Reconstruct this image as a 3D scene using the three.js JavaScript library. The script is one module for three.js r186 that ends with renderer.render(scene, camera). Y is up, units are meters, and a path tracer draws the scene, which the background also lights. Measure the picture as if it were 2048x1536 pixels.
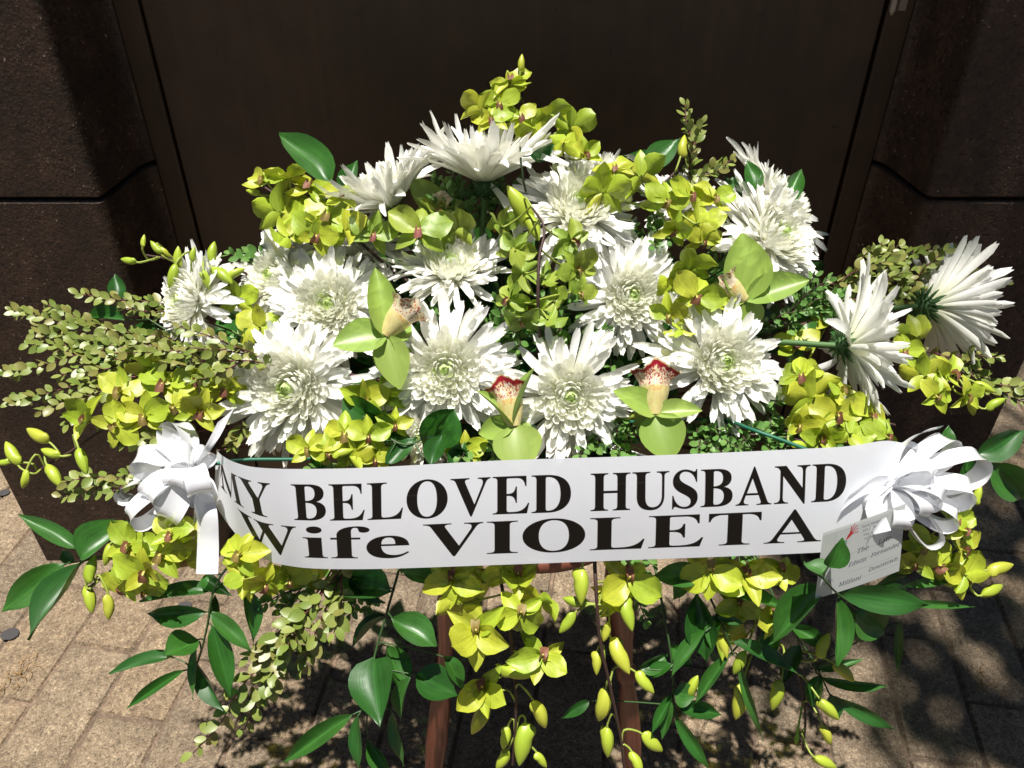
import * as THREE from 'three';
import { mergeGeometries } from 'three/addons/utils/BufferGeometryUtils.js';
import { RoundedBoxGeometry } from 'three/addons/geometries/RoundedBoxGeometry.js';

// ------------------------------------------------------------------ camera, sky, sun, exposure
const scene = new THREE.Scene();
const CAM_H = 1.35, PITCH = 37 * Math.PI / 180, F = 1650;            // F: focal length in pixels of the 2048 px wide photograph
const camera = new THREE.PerspectiveCamera(2 * Math.atan(768 / F) * 180 / Math.PI, 4 / 3, 0.02, 400);
camera.position.set(0, CAM_H, 0);
camera.rotation.x = -PITCH;
camera.updateMatrixWorld();

const SUN = new THREE.Vector3(-0.02, 1, 0.065).normalize();
const sun = new THREE.DirectionalLight(new THREE.Color(1, 0.96, 0.9), 5);
sun.position.copy(SUN).multiplyScalar(12); sun.target.position.set(0, 0.6, -0.8);
sun.position.add(sun.target.position);
sun.castShadow = true; sun.shadow.mapSize.set(4096, 4096);
Object.assign(sun.shadow.camera, { left: -3, right: 3, top: 3, bottom: -3, near: 0.5, far: 30 });
sun.shadow.radius = 1;
scene.add(sun, sun.target);

{ // clear tropical sky: pale at the horizon, deep blue overhead
  const w = 256, h = 128, d = new Float32Array(w * h * 4);
  for (let j = 0; j < h; j++) for (let i = 0; i < w; i++) {
    const e = Math.max(0, Math.sin(((j + 0.5) / h - 0.5) * Math.PI)), k = Math.pow(1 - e, 3);
    const c = [0.043 + 0.11 * k, 0.064 + 0.12 * k, 0.108 + 0.12 * k];
    d.set([c[0], c[1], c[2], 1], (j * w + i) * 4);
  }
  const sky = new THREE.DataTexture(d, w, h, THREE.RGBAFormat, THREE.FloatType);
  sky.mapping = THREE.EquirectangularReflectionMapping; sky.magFilter = THREE.LinearFilter; sky.minFilter = THREE.LinearFilter; sky.needsUpdate = true;
  scene.background = sky; scene.environment = sky;
}
const renderer = new THREE.WebGLRenderer({ antialias: true });
renderer.toneMapping = THREE.LinearToneMapping;
renderer.toneMappingExposure = 1.52;
renderer.shadowMap.enabled = true;

// ------------------------------------------------------------------ helpers
const V = (x, y, z) => new THREE.Vector3(x, y, z);
const mix = (a, b, t) => a + (b - a) * t;
function rng(seed) { let s = seed >>> 0; return () => { s = (s + 0x6d2b79f5) | 0; let t = Math.imul(s ^ (s >>> 15), 1 | s); t = (t + Math.imul(t ^ (t >>> 7), 61 | t)) ^ t; return ((t ^ (t >>> 14)) >>> 0) / 4294967296; }; }
const CR = V(1, 0, 0), CU = V(0, Math.cos(PITCH), -Math.sin(PITCH)), CB = V(0, Math.sin(PITCH), Math.cos(PITCH));
const fromCam = (x, y, z) => V(0, 0, 0).addScaledVector(CR, x).addScaledVector(CU, y).addScaledVector(CB, z);
// a surveyed point: picture bearing (px, py) at a depth of z metres
const at = (px, py, z) => fromCam((px - 1024) / F * z, (768 - py) / F * z, -z).add(camera.position);
// how deep the front of the flower mass lies
const DEPTHS = [[0, 0.95], [100, 0.95], [300, 0.935], [450, 0.925], [600, 0.9], [750, 0.865], [900, 0.835], [1000, 0.825], [1120, 0.825], [1250, 0.845], [1400, 0.885], [1540, 0.93], [1800, 1.0]];
function zOf(x, y) {
  let z = DEPTHS[0][1];
  for (let i = 1; i < DEPTHS.length; i++) if (y >= DEPTHS[i - 1][0]) { const t = Math.min(1, (y - DEPTHS[i - 1][0]) / (DEPTHS[i][0] - DEPTHS[i - 1][0])); z = mix(DEPTHS[i - 1][1], DEPTHS[i][1], t); }
  return z + 0.05 * ((x - 1024) / 1024) ** 2;
}
const on = (x, y, dz = 0) => at(x, y, zOf(x, y) + dz);
const pxSize = (px, z) => px * z / F;

const taken = new Map(), origin = new Map();
function numbered(n) { const k = taken.get(n) ?? 0; taken.set(n, k + 1); return k ? `${n}_${String(k).padStart(3, '0')}` : n; }
function thing(name, label, category, pos, group, kind) {
  const g = new THREE.Group(); g.name = numbered(name); g.position.copy(pos); scene.add(g);
  g.userData = { label, category }; if (group) g.userData.group = group; if (kind) g.userData.kind = kind;
  origin.set(g, pos.clone()); return g;
}
function subgroup(parent, name, pos) { const g = new THREE.Group(); g.name = name; g.position.copy(pos).sub(origin.get(parent)); parent.add(g); origin.set(g, pos.clone()); return g; }
// geometry given in its own axes, matrix in the world
const _t = new THREE.Matrix4();
function part(parent, name, geo, mat, world) {
  const m = new THREE.Mesh(geo, mat); m.name = name; m.castShadow = m.receiveShadow = true;
  const o = origin.get(parent) ?? V(0, 0, 0);
  _t.copy(world ?? new THREE.Matrix4()); _t.elements[12] -= o.x; _t.elements[13] -= o.y; _t.elements[14] -= o.z;
  _t.decompose(m.position, m.quaternion, m.scale);
  parent.add(m); origin.set(m, o); return m;
}
// geometry given in the world
function wpart(parent, name, geo, mat) { const o = origin.get(parent) ?? V(0, 0, 0); geo.translate(-o.x, -o.y, -o.z); const m = new THREE.Mesh(geo, mat); m.name = name; m.castShadow = m.receiveShadow = true; parent.add(m); origin.set(m, o); return m; }
function basis(o, y, zHint, sx = 1, sy = 1, sz = 1) {
  const Y = y.clone().normalize(); let X = Y.clone().cross(zHint); if (X.lengthSq() < 1e-8) X = Y.clone().cross(V(0.3, 0.2, 0.9)); X.normalize();
  const Z = X.clone().cross(Y);
  return new THREE.Matrix4().makeBasis(X.multiplyScalar(sx), Y.multiplyScalar(sy), Z.multiplyScalar(sz)).setPosition(o);
}
// a sheet from a function (u 0..1 across, v 0..1 along) -> [x, y, z], with an optional colour
function sheet(nu, nv, f, col) {
  const p = [], uv = [], c = [], ix = [];
  for (let j = 0; j <= nv; j++) for (let i = 0; i <= nu; i++) { const u = i / nu, v = j / nv; p.push(...f(u, v)); uv.push(u, v); if (col) c.push(...col(u, v)); }
  for (let j = 0; j < nv; j++) for (let i = 0; i < nu; i++) { const a = j * (nu + 1) + i, b = a + 1, d = a + nu + 1, e = d + 1; ix.push(a, b, e, a, e, d); }
  const g = new THREE.BufferGeometry();
  g.setAttribute('position', new THREE.Float32BufferAttribute(p, 3)); g.setAttribute('uv', new THREE.Float32BufferAttribute(uv, 2));
  if (col) g.setAttribute('color', new THREE.Float32BufferAttribute(c, 3));
  g.setIndex(ix); g.computeVertexNormals(); return g;
}
function tube(points, r0, r1, seg, rad = 6) {
  const c = new THREE.CatmullRomCurve3(points, false, 'centripetal');
  const g = new THREE.TubeGeometry(c, seg ?? Math.max(6, points.length * 4), r0, rad, false);
  const p = g.attributes.position, n = g.attributes.normal, S = g.parameters.tubularSegments;
  for (let j = 0; j <= S; j++) { const k = mix(r0, r1, j / S) - r0; for (let i = 0; i <= rad; i++) { const q = j * (rad + 1) + i; p.setXYZ(q, p.getX(q) + n.getX(q) * k, p.getY(q) + n.getY(q) * k, p.getZ(q) + n.getZ(q) * k); } }
  return g;
}
const lathe = (pts, seg = 24) => new THREE.LatheGeometry(pts.map(([r, y]) => new THREE.Vector2(r, y)), seg);

// ---- textures (grain, stains and print only)
function noiseGrid(n, seed) { const r = rng(seed), a = new Float32Array(n * n); for (let i = 0; i < a.length; i++) a[i] = r(); return (x, y) => { const xi = Math.floor(x), yi = Math.floor(y), fx = x - xi, fy = y - yi, sx = fx * fx * (3 - 2 * fx), sy = fy * fy * (3 - 2 * fy), m = (v) => ((v % n) + n) % n, g = (i, j) => a[m(j) * n + m(i)]; return mix(mix(g(xi, yi), g(xi + 1, yi), sx), mix(g(xi, yi + 1), g(xi + 1, yi + 1), sx), sy); }; }
function dataTex(n, f, srgb) {
  const d = new Uint8Array(n * n * 4);
  for (let j = 0; j < n; j++) for (let i = 0; i < n; i++) { const c = f(i, j); d[(j * n + i) * 4] = Math.max(0, Math.min(255, c[0])); d[(j * n + i) * 4 + 1] = Math.max(0, Math.min(255, c[1])); d[(j * n + i) * 4 + 2] = Math.max(0, Math.min(255, c[2])); d[(j * n + i) * 4 + 3] = 255; }
  const t = new THREE.DataTexture(d, n, n); t.wrapS = t.wrapT = THREE.RepeatWrapping; t.magFilter = THREE.LinearFilter; t.minFilter = THREE.LinearMipmapLinearFilter; t.generateMipmaps = true;
  if (srgb) t.colorSpace = THREE.SRGBColorSpace; t.needsUpdate = true; return t;
}
function canvasTex(w, h, draw) { const c = document.createElement('canvas'); c.width = w; c.height = h; draw(c.getContext('2d'), w, h); const t = new THREE.CanvasTexture(c); t.colorSpace = THREE.SRGBColorSpace; t.magFilter = THREE.LinearFilter; t.anisotropy = 8; return t; }

const lin = (r, g, b) => new THREE.Color().setRGB(r, g, b);
const phys = (o) => new THREE.MeshPhysicalMaterial({ side: THREE.DoubleSide, ...o });

// ------------------------------------------------------------------ ground and paving
const N16 = noiseGrid(16, 3), N64 = noiseGrid(64, 5), N128 = noiseGrid(128, 8), N256 = noiseGrid(256, 9);
{
  const speck = (i, j) => { const s = i / 1024 * 256, t = j / 1024 * 256; return N256(s, t); };
  const paveCol = dataTex(1024, (i, j) => {
    const a = N16(i / 64, j / 64), b = N64(i / 16, j / 16), c = N128(i / 8, j / 8), d = speck(i, j);
    let k = 0.72 + 0.16 * a + 0.16 * b + 0.12 * (c - 0.5) + 0.26 * (d - 0.5);
    if (c > 0.82) k *= 1.1; if (d > 0.88) k *= 1.16; if (d < 0.1) k *= 0.68; if (c < 0.14) k *= 0.84;
    const warm = 0.5 * b + 0.5 * d;
    return [172 * k, (149 + 8 * warm) * k, (121 + 14 * warm) * k];
  }, true);
  const paveBump = dataTex(1024, (i, j) => { const c = N128(i / 8, j / 8), d = speck(i, j), b = N64(i / 16, j / 16); const v = 255 * (0.35 * c + 0.45 * d + 0.2 * b); return [v, v, v]; });
  const tones = [[0.62, 0.595, 0.56], [0.69, 0.655, 0.61], [0.55, 0.53, 0.505], [0.64, 0.6, 0.545], [0.52, 0.505, 0.485]].map((c) => new THREE.MeshStandardMaterial({ color: lin(...c), map: paveCol, bumpMap: paveBump, bumpScale: 0.0018, roughness: 0.92 }));

  const sandTex = dataTex(256, (i, j) => { const k = 0.6 + 0.5 * N256(i, j) * N64(i / 4, j / 4) + 0.2 * N16(i / 16, j / 16); return [128 * k, 108 * k, 90 * k]; }, true);
  sandTex.repeat.set(160, 160);
  const ground = new THREE.Mesh(new THREE.PlaneGeometry(120, 120).rotateX(-Math.PI / 2), new THREE.MeshStandardMaterial({ map: sandTex, roughness: 1 }));
  ground.name = 'ground'; ground.userData = { label: 'dark sandy bed under and between the pavers', category: 'ground', kind: 'structure' }; ground.position.y = -0.005; ground.receiveShadow = true; scene.add(ground);

  const pav = new THREE.Group(); pav.name = 'pavement'; pav.userData = { label: 'tan exposed-aggregate brick paving in running bond', category: 'pavement', kind: 'structure' }; scene.add(pav);
  const W = 0.128, L = 0.255, gap = 0.003, r = rng(17);
  const geos = [];
  for (let k = 0; k < 10; k++) {
    const w = W - gap, l = L - gap, bv = 0.0045, ou = r(), ov = r(), pos = [], uv = [], ix = [];
    const ring = (inset, y, wob) => { const s = pos.length / 3; for (const [sx, sz] of [[-1, -1], [0, -1], [1, -1], [1, 0], [1, 1], [0, 1], [-1, 1], [-1, 0]]) { const x = sx * (w / 2 - inset) + (r() - 0.5) * wob, z = sz * (l / 2 - inset) + (r() - 0.5) * wob; pos.push(x, y + (r() - 0.5) * wob * 0.5, z); uv.push(x / 0.42 + ou, z / 0.42 + ov); } return s; };
    const a = ring(0, -0.05, 0), b = ring(0.0005, -0.006, 0.002), c = ring(bv, 0, 0.003);
    for (const [p, q] of [[a, b], [b, c]]) for (let i = 0; i < 8; i++) { const n = (i + 1) % 8; ix.push(p + i, q + n, p + n, p + i, q + i, q + n); }
    const m = pos.length / 3; pos.push(0, 0.0004, 0); uv.push(ou, ov); for (let i = 0; i < 8; i++) ix.push(c + i, m, c + (i + 1) % 8);
    let g = new THREE.BufferGeometry(); g.setAttribute('position', new THREE.Float32BufferAttribute(pos, 3)); g.setAttribute('uv', new THREE.Float32BufferAttribute(uv, 2)); g.setIndex(ix);
    g = g.toNonIndexed(); g.computeVertexNormals(); geos.push(g);
  }
  const rot = -8.5 * Math.PI / 180, cs = Math.cos(rot), sn = Math.sin(rot), cells = [];
  for (let i = -18; i <= 20; i++) for (let j = -14; j <= 12; j++) {
    const u = i * W + 0.02, v = j * L + (i & 1 ? L / 2 : 0) + 0.03, x = u * cs + v * sn - 0.02, z = -u * sn + v * cs - 1.0;
    const inBox = x > -1.1 && x < 1.0 && z < -1.42 && z > -2.3;
    if (inBox || x < -1.75 || x > 1.85 || z > -0.15 || z < -2.6) continue;
    const vis = Math.abs(x + 0.05) + 0.5 * Math.abs(z + 0.95);
    cells.push([vis, x, z]);
  }
  cells.sort((a, b) => a[0] - b[0]);
  const rest = [];
  cells.forEach(([, x, z], k) => {
    const g = geos[Math.floor(r() * geos.length)], m = new THREE.Matrix4().makeRotationY(rot + (r() - 0.5) * 0.012 + (r() < 0.5 ? Math.PI : 0)).setPosition(x, (r() - 0.5) * 0.003, z);
    const tone = Math.floor(r() * tones.length);
    if (k < 295) part(pav, numbered('paver'), g, tones[tone], m); else rest.push(g.clone().applyMatrix4(m));
  });
  if (rest.length) { const o = part(pav, 'far_pavers', mergeGeometries(rest), tones[1]); o.userData.kind = 'stuff'; }
  // old chewing gum trodden flat
  const gum = new THREE.MeshStandardMaterial({ color: lin(0.05, 0.046, 0.046), roughness: 0.9 });
  const gums = [[20, 1268, 0.0125], [368, 1213, 0.011], [8, 985, 0.009]];
  gums.forEach(([px, py, rad], n) => {
    const d = at(px, py, 1).sub(camera.position), t = (0.003 - CAM_H) / d.y, p = camera.position.clone().addScaledVector(d, t), q = rng(90 + n), pts = [];
    for (let i = 0; i < 26; i++) { const a = i / 26 * Math.PI * 2, rr = rad * (0.93 + 0.12 * q()); pts.push(new THREE.Vector2(Math.cos(a) * rr * 1.25, Math.sin(a) * rr)); }
    const g = new THREE.ExtrudeGeometry(new THREE.Shape(pts), { depth: 0.0002, bevelEnabled: true, bevelSize: 0.0016, bevelThickness: 0.0005, bevelSegments: 2 }).rotateX(-Math.PI / 2);
    const o = part(scene, numbered('gum_spot'), g, gum, new THREE.Matrix4().setPosition(p));
    o.userData = { label: ['large round black gum spot on the sunlit pavers', 'dark oval gum spot beneath the yellow orchids', 'dark gum spot beside the corner of the brown enclosure'][n], category: 'gum spot', group: 'gum spots on the pavers' };
  });
}

// ------------------------------------------------------------------ the dark enclosure with its recessed door
{
  const stoneCol = dataTex(1024, (i, j) => {
    const a = N16(i / 64, j / 64), b = N64(i / 16, j / 16), c = N256(i / 4, j / 4), d = N128(i / 8, j / 8);
    let k = 0.75 + 0.3 * a + 0.25 * (b - 0.5) + 0.3 * (c - 0.5);
    let w = 0; if (c > 0.9 && d > 0.55 && a > 0.42) w = Math.min(1, (c - 0.9) * 14);
    if (d < 0.16) k *= 0.55;
    return [mix(70 * k, 205, w), mix(53 * k, 190, w), mix(41 * k, 176, w)];
  }, true);
  const stoneBump = dataTex(1024, (i, j) => { const c = N256(i / 4, j / 4), d = N128(i / 8, j / 8); const v = 255 * Math.min(1, 0.4 * d + 0.35 * c + (c > 0.88 ? 0.3 : 0)); return [v, v, v]; });
  const stone = new THREE.MeshStandardMaterial({ map: stoneCol, bumpMap: stoneBump, bumpScale: 0.0007, roughness: 0.62 });
  const paintTex = dataTex(512, (i, j) => { const a = N16(i / 32, j / 32), b = N64(i / 8, j / 128), c = N128(i / 4, j / 4); let k = 0.86 + 0.14 * a + 0.1 * (b - 0.5) + 0.05 * (c - 0.5); if (N64(i / 8 + 7, j / 8) > 0.965) k *= 0.72; return [74 * k, 57 * k, 39 * k]; }, true);
  const doorMat = new THREE.MeshStandardMaterial({ map: paintTex, roughness: 0.5 });
  const steel = new THREE.MeshStandardMaterial({ color: lin(0.32, 0.29, 0.25), metalness: 0.8, roughness: 0.45 });
  const box = (x0, x1, y0, y1, z0, z1, b = 0.004) => {
    const g = new RoundedBoxGeometry(x1 - x0, y1 - y0, z1 - z0, 2, b); g.translate((x0 + x1) / 2, (y0 + y1) / 2, (z0 + z1) / 2);
    const p = g.attributes.position, n = g.attributes.normal, uv = g.attributes.uv;
    for (let i = 0; i < p.count; i++) { const ax = Math.abs(n.getX(i)), ay = Math.abs(n.getY(i)), az = Math.abs(n.getZ(i)); uv.setXY(i, (az >= ax && az >= ay ? p.getX(i) : ax >= ay ? p.getZ(i) : p.getX(i)) / 0.6, (ay > ax && ay > az ? p.getZ(i) : p.getY(i)) / 0.6); }
    return g;
  };
  const t = thing('stone_enclosure', 'dark brown stone-clad enclosure with a recessed metal door behind the flowers', 'enclosure', V(0, 0, -1.3));
  const ZF = -1.17, ZB = -1.31, GY = 0.819, XL0 = -0.988, XL1 = -0.622, XR0 = 0.628, XR1 = 0.893, TOP = 2.4, BACK = -2.15;
  for (const [x0, x1, inner] of [[XL0, XL1, 1], [XR0, XR1, -1]]) {
    for (const [y0, y1, nm] of [[-0.02, GY - 0.006, 'lower_panel'], [GY + 0.006, 1.62, 'upper_panel'], [1.632, TOP, 'upper_panel']]) {
      // panel in plan: a face, an eased corner and a reveal that runs back to the door frame
      const a = inner > 0 ? x0 : -x1, b = inner > 0 ? x1 : -x0, e = 0.012, s = new THREE.Shape();
      s.moveTo(a, -BACK); s.lineTo(a, -ZF + 0.004); s.lineTo(a + 0.004, -ZF); s.lineTo(b - e, -ZF); s.quadraticCurveTo(b - 0.002, -ZF + 0.001, b, -ZF + e * 1.3);
      s.lineTo(b + 0.012, -ZF + 0.1); s.quadraticCurveTo(b + 0.016, -ZB, b + 0.03, -ZB + 0.006); s.lineTo(b + 0.03, -BACK); s.closePath();
      let g = new THREE.ExtrudeGeometry(s, { depth: y1 - y0, bevelEnabled: true, bevelSize: 0.003, bevelOffset: -0.003, bevelThickness: 0.003, bevelSegments: 1, curveSegments: 6 });
      // shape plane (x, -z) extruded along y
      const m = new THREE.Matrix4().set(inner > 0 ? 1 : -1, 0, 0, 0, 0, 0, 1, y0, 0, -1, 0, 0, 0, 0, 0, 1);
      g.applyMatrix4(m);
      const p = g.attributes.position, uv = g.attributes.uv;
      if (inner < 0) { const A = p.array; for (let i = 0; i < p.count; i += 3) { for (let k = 0; k < 3; k++) { const q = A[(i + 1) * 3 + k]; A[(i + 1) * 3 + k] = A[(i + 2) * 3 + k]; A[(i + 2) * 3 + k] = q; } } }
      g.computeVertexNormals();
      const n = g.attributes.normal;
      for (let i = 0; i < p.count; i++) uv.setXY(i, (Math.abs(n.getX(i)) > 0.75 ? p.getZ(i) : p.getX(i)) / 0.6 + (inner > 0 ? 0.13 : 0.57), (Math.abs(n.getY(i)) > 0.75 ? p.getZ(i) : p.getY(i)) / 0.6);
      wpart(t, nm, g, stone);
    }
  }
  wpart(t, 'core', box(XL0 + 0.012, XR1 - 0.012, 0, TOP - 0.02, BACK + 0.01, -1.36, 0.002), stone);
  for (const [x0, x1] of [[-0.966, -0.64], [0.646, 0.87]]) wpart(t, 'backing', box(x0, x1, 0.01, TOP - 0.02, -1.355, ZF - 0.02, 0.002), stone);
  wpart(t, 'jamb', box(-0.592, -0.5525, 0, TOP - 0.02, -1.35, ZB - 0.004), doorMat);
  wpart(t, 'jamb', box(0.5575, 0.598, 0, TOP - 0.02, -1.35, ZB - 0.004), doorMat);
  const door = wpart(t, 'door', box(-0.548, 0.5515, 0.02, 2.1, -1.345, ZB), doorMat);
  wpart(t, 'lintel', box(-0.55, 0.5555, 2.105, TOP - 0.02, -1.35, ZB - 0.004), doorMat);
  wpart(t, 'roof_slab', box(XL0 - 0.0, XR1, TOP + 0.002, TOP + 0.1, BACK, ZF - 0.004), stone);
  { // hinge: two knuckles and a pin beside the door's edge
    const kn = [];
    const p = at(1785, 6, 1); const d = p.sub(camera.position), k = -ZB / -d.z, hp = camera.position.clone().addScaledVector(d, k);
    for (let i = 0; i < 3; i++) kn.push(new THREE.CylinderGeometry(0.007, 0.007, 0.028, 12).translate(hp.x, hp.y - 0.01 + i * 0.03 + 0.014, ZB + 0.007));
    kn.push(new THREE.BoxGeometry(0.02, 0.088, 0.003).translate(hp.x + 0.011, hp.y + 0.034, ZB + 0.001), new THREE.CylinderGeometry(0.0045, 0.003, 0.006, 10).translate(hp.x, hp.y - 0.012, ZB + 0.007));
    wpart(t, 'hinge', mergeGeometries(kn.map((g) => g.toNonIndexed())), steel);
  }
}

// ------------------------------------------------------------------ stand, bowl and foam
const FOAM = V(0.012, 0.705, -0.785);
const stemGreen = new THREE.MeshStandardMaterial({ color: lin(0.075, 0.16, 0.045), roughness: 0.6 });
{
  const woodTex = dataTex(256, (i, j) => { const k = 0.8 + 0.28 * N64(i / 4, j / 40) + 0.12 * (N128(i / 2, j / 20) - 0.5); return [118 * k, 67 * k, 50 * k]; }, true);
  const wood = new THREE.MeshPhysicalMaterial({ map: woodTex, roughness: 0.45, clearcoat: 0.25, clearcoatRoughness: 0.3 });
  const c = V(FOAM.x + 0.02, 0, FOAM.z + 0.005);
  const t = thing('wooden_stand', 'reddish turned-wood plant stand holding up the flower bowl', 'stand', c);
  wpart(t, 'top', lathe([[0, 0.58], [0.125, 0.58], [0.138, 0.586], [0.142, 0.595], [0.138, 0.603], [0.128, 0.606], [0, 0.606]], 40).translate(c.x, 0, c.z), wood);
  const prof = [[0.0, 0], [0.013, 0], [0.017, 0.02], [0.014, 0.05], [0.02, 0.12], [0.024, 0.2], [0.021, 0.28], [0.014, 0.33], [0.02, 0.336], [0.022, 0.345], [0.02, 0.354], [0.013, 0.36], [0.016, 0.41], [0.023, 0.455], [0.026, 0.475], [0.026, 0.49], [0.02, 0.497], [0.022, 0.505], [0.024, 0.51], [0.024, 0.579], [0, 0.579]];
  const leg = lathe(prof.map(([a, b]) => [a * 0.68, b]), 20);
  for (const [sx, sz] of [[-1, 1], [1, 1], [-1, -1], [1, -1]]) part(t, 'leg', leg, wood, basis(V(c.x + sx * 0.165, 0, c.z + sz * 0.14), V(-sx * 0.065, 0.585, -sz * 0.055), V(0, 0, 1)));
  const b = thing('flower_bowl', 'dark green plastic bowl on the wooden stand under the flowers', 'bowl', V(FOAM.x, 0.607, FOAM.z));
  wpart(b, 'bowl', lathe([[0, 0.607], [0.075, 0.607], [0.085, 0.612], [0.11, 0.65], [0.125, 0.675], [0.128, 0.675], [0.126, 0.67], [0.11, 0.642], [0.08, 0.618], [0, 0.616]], 36).translate(FOAM.x, 0, FOAM.z), new THREE.MeshStandardMaterial({ color: lin(0.012, 0.035, 0.016), roughness: 0.5 }));
  const f = thing('floral_foam', 'wet green foam block sitting in the bowl among the stems', 'foam', V(FOAM.x, 0.62, FOAM.z));
  wpart(f, 'block', new RoundedBoxGeometry(0.17, 0.125, 0.13, 3, 0.02).translate(FOAM.x, FOAM.y - 0.02, FOAM.z), new THREE.MeshStandardMaterial({ color: lin(0.02, 0.05, 0.02), roughness: 1 }));
}
// the point where a stem that heads for p leaves the foam
function root(p, r) { const d = p.clone().sub(FOAM); const k = 1 / Math.max(Math.abs(d.x) / 0.075, Math.abs(d.y) / 0.05, Math.abs(d.z) / 0.055, 1e-6); return FOAM.clone().addScaledVector(d, Math.min(0.7, k * 0.9)).add(V((r() - 0.5) * 0.03, (r() - 0.5) * 0.02, (r() - 0.5) * 0.03)); }

// ------------------------------------------------------------------ chrysanthemums
const strapProfile = (v) => (v < 0.8 ? mix(0.5, 1, Math.sin(v / 0.8 * Math.PI / 2)) : Math.sqrt(Math.max(0.02, 1 - ((v - 0.8) / 0.215) ** 2)));
function strapGeo(o) { // a ray floret: unit length along y, its inner face towards z
  const w = o.w ?? 0.15;
  return sheet(2, 8, (u, v) => {
    const s = (u - 0.5) * 2, half = w / 2 * strapProfile(v), ch = o.channel ?? 0.5, ang = v * v * o.curl + v * o.lean;
    const bx = s * half * (1 - 0.25 * ch), n = (s * s) * half * ch - 0.12 * half, y = v * (1 - 0.12 * Math.abs(ang)), tipNotch = v > 0.97 ? (s === 0 ? -0.02 : 0.012) : 0;
    const z = Math.sin(ang) * v * 0.62 + n, tw = o.twist * v;
    return [bx * Math.cos(tw) - n * Math.sin(tw) + o.sway * v * v, y + tipNotch, z + bx * Math.sin(tw)];
  }, (u, v) => { const g = Math.max(0, 1 - v * 2.4) * 0.35; return [1 - 0.1 * g, 1 - 0.02 * g, 1 - 0.62 * g]; });
}
const straps = [], incurved = [], rs = rng(21);
for (let i = 0; i < 16; i++) straps.push(strapGeo({ w: mix(0.165, 0.225, rs()), channel: mix(0.3, 0.6, rs()), curl: mix(-0.6, 0.55, rs()), lean: mix(-0.12, 0.2, rs()), twist: mix(-0.6, 0.6, rs()), sway: mix(-0.1, 0.1, rs()) }));
for (let i = 0; i < 10; i++) incurved.push(strapGeo({ w: mix(0.26, 0.36, rs()), channel: mix(0.5, 0.9, rs()), curl: mix(0.1, 0.9, rs()), lean: mix(0, 0.3, rs()), twist: mix(-0.3, 0.3, rs()), sway: mix(-0.06, 0.06, rs()) }));
const coreGeos = [];
for (let i = 0; i < 6; i++) coreGeos.push(strapGeo({ w: 0.34, channel: 0.7, curl: mix(0.1, 0.9, rs()), lean: 0.05, twist: 0, sway: 0 }));
const petalMats = [[0.95, 0.945, 0.89], [0.955, 0.955, 0.92], [0.945, 0.94, 0.86]].map((c) => phys({ color: lin(...c), roughness: 0.62, transmission: 0.3, thickness: 0, vertexColors: true, specularIntensity: 0.5 }));
const coreMat = phys({ color: lin(0.955, 0.955, 0.86), roughness: 0.62, transmission: 0.36, thickness: 0, vertexColors: true });
const coreTipMat = phys({ color: lin(0.68, 0.8, 0.36), roughness: 0.7, transmission: 0.35, thickness: 0 });
const calyxMat = new THREE.MeshStandardMaterial({ color: lin(0.05, 0.12, 0.035), roughness: 0.65 });
const bractGeo = sheet(2, 3, (u, v) => { const s = (u - 0.5) * 2; return [s * 0.17 * Math.sin(Math.PI * Math.min(0.98, 0.25 + v * 0.73)), v, 0.12 * Math.sin(v * 2.2) - s * s * 0.05]; });

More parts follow.
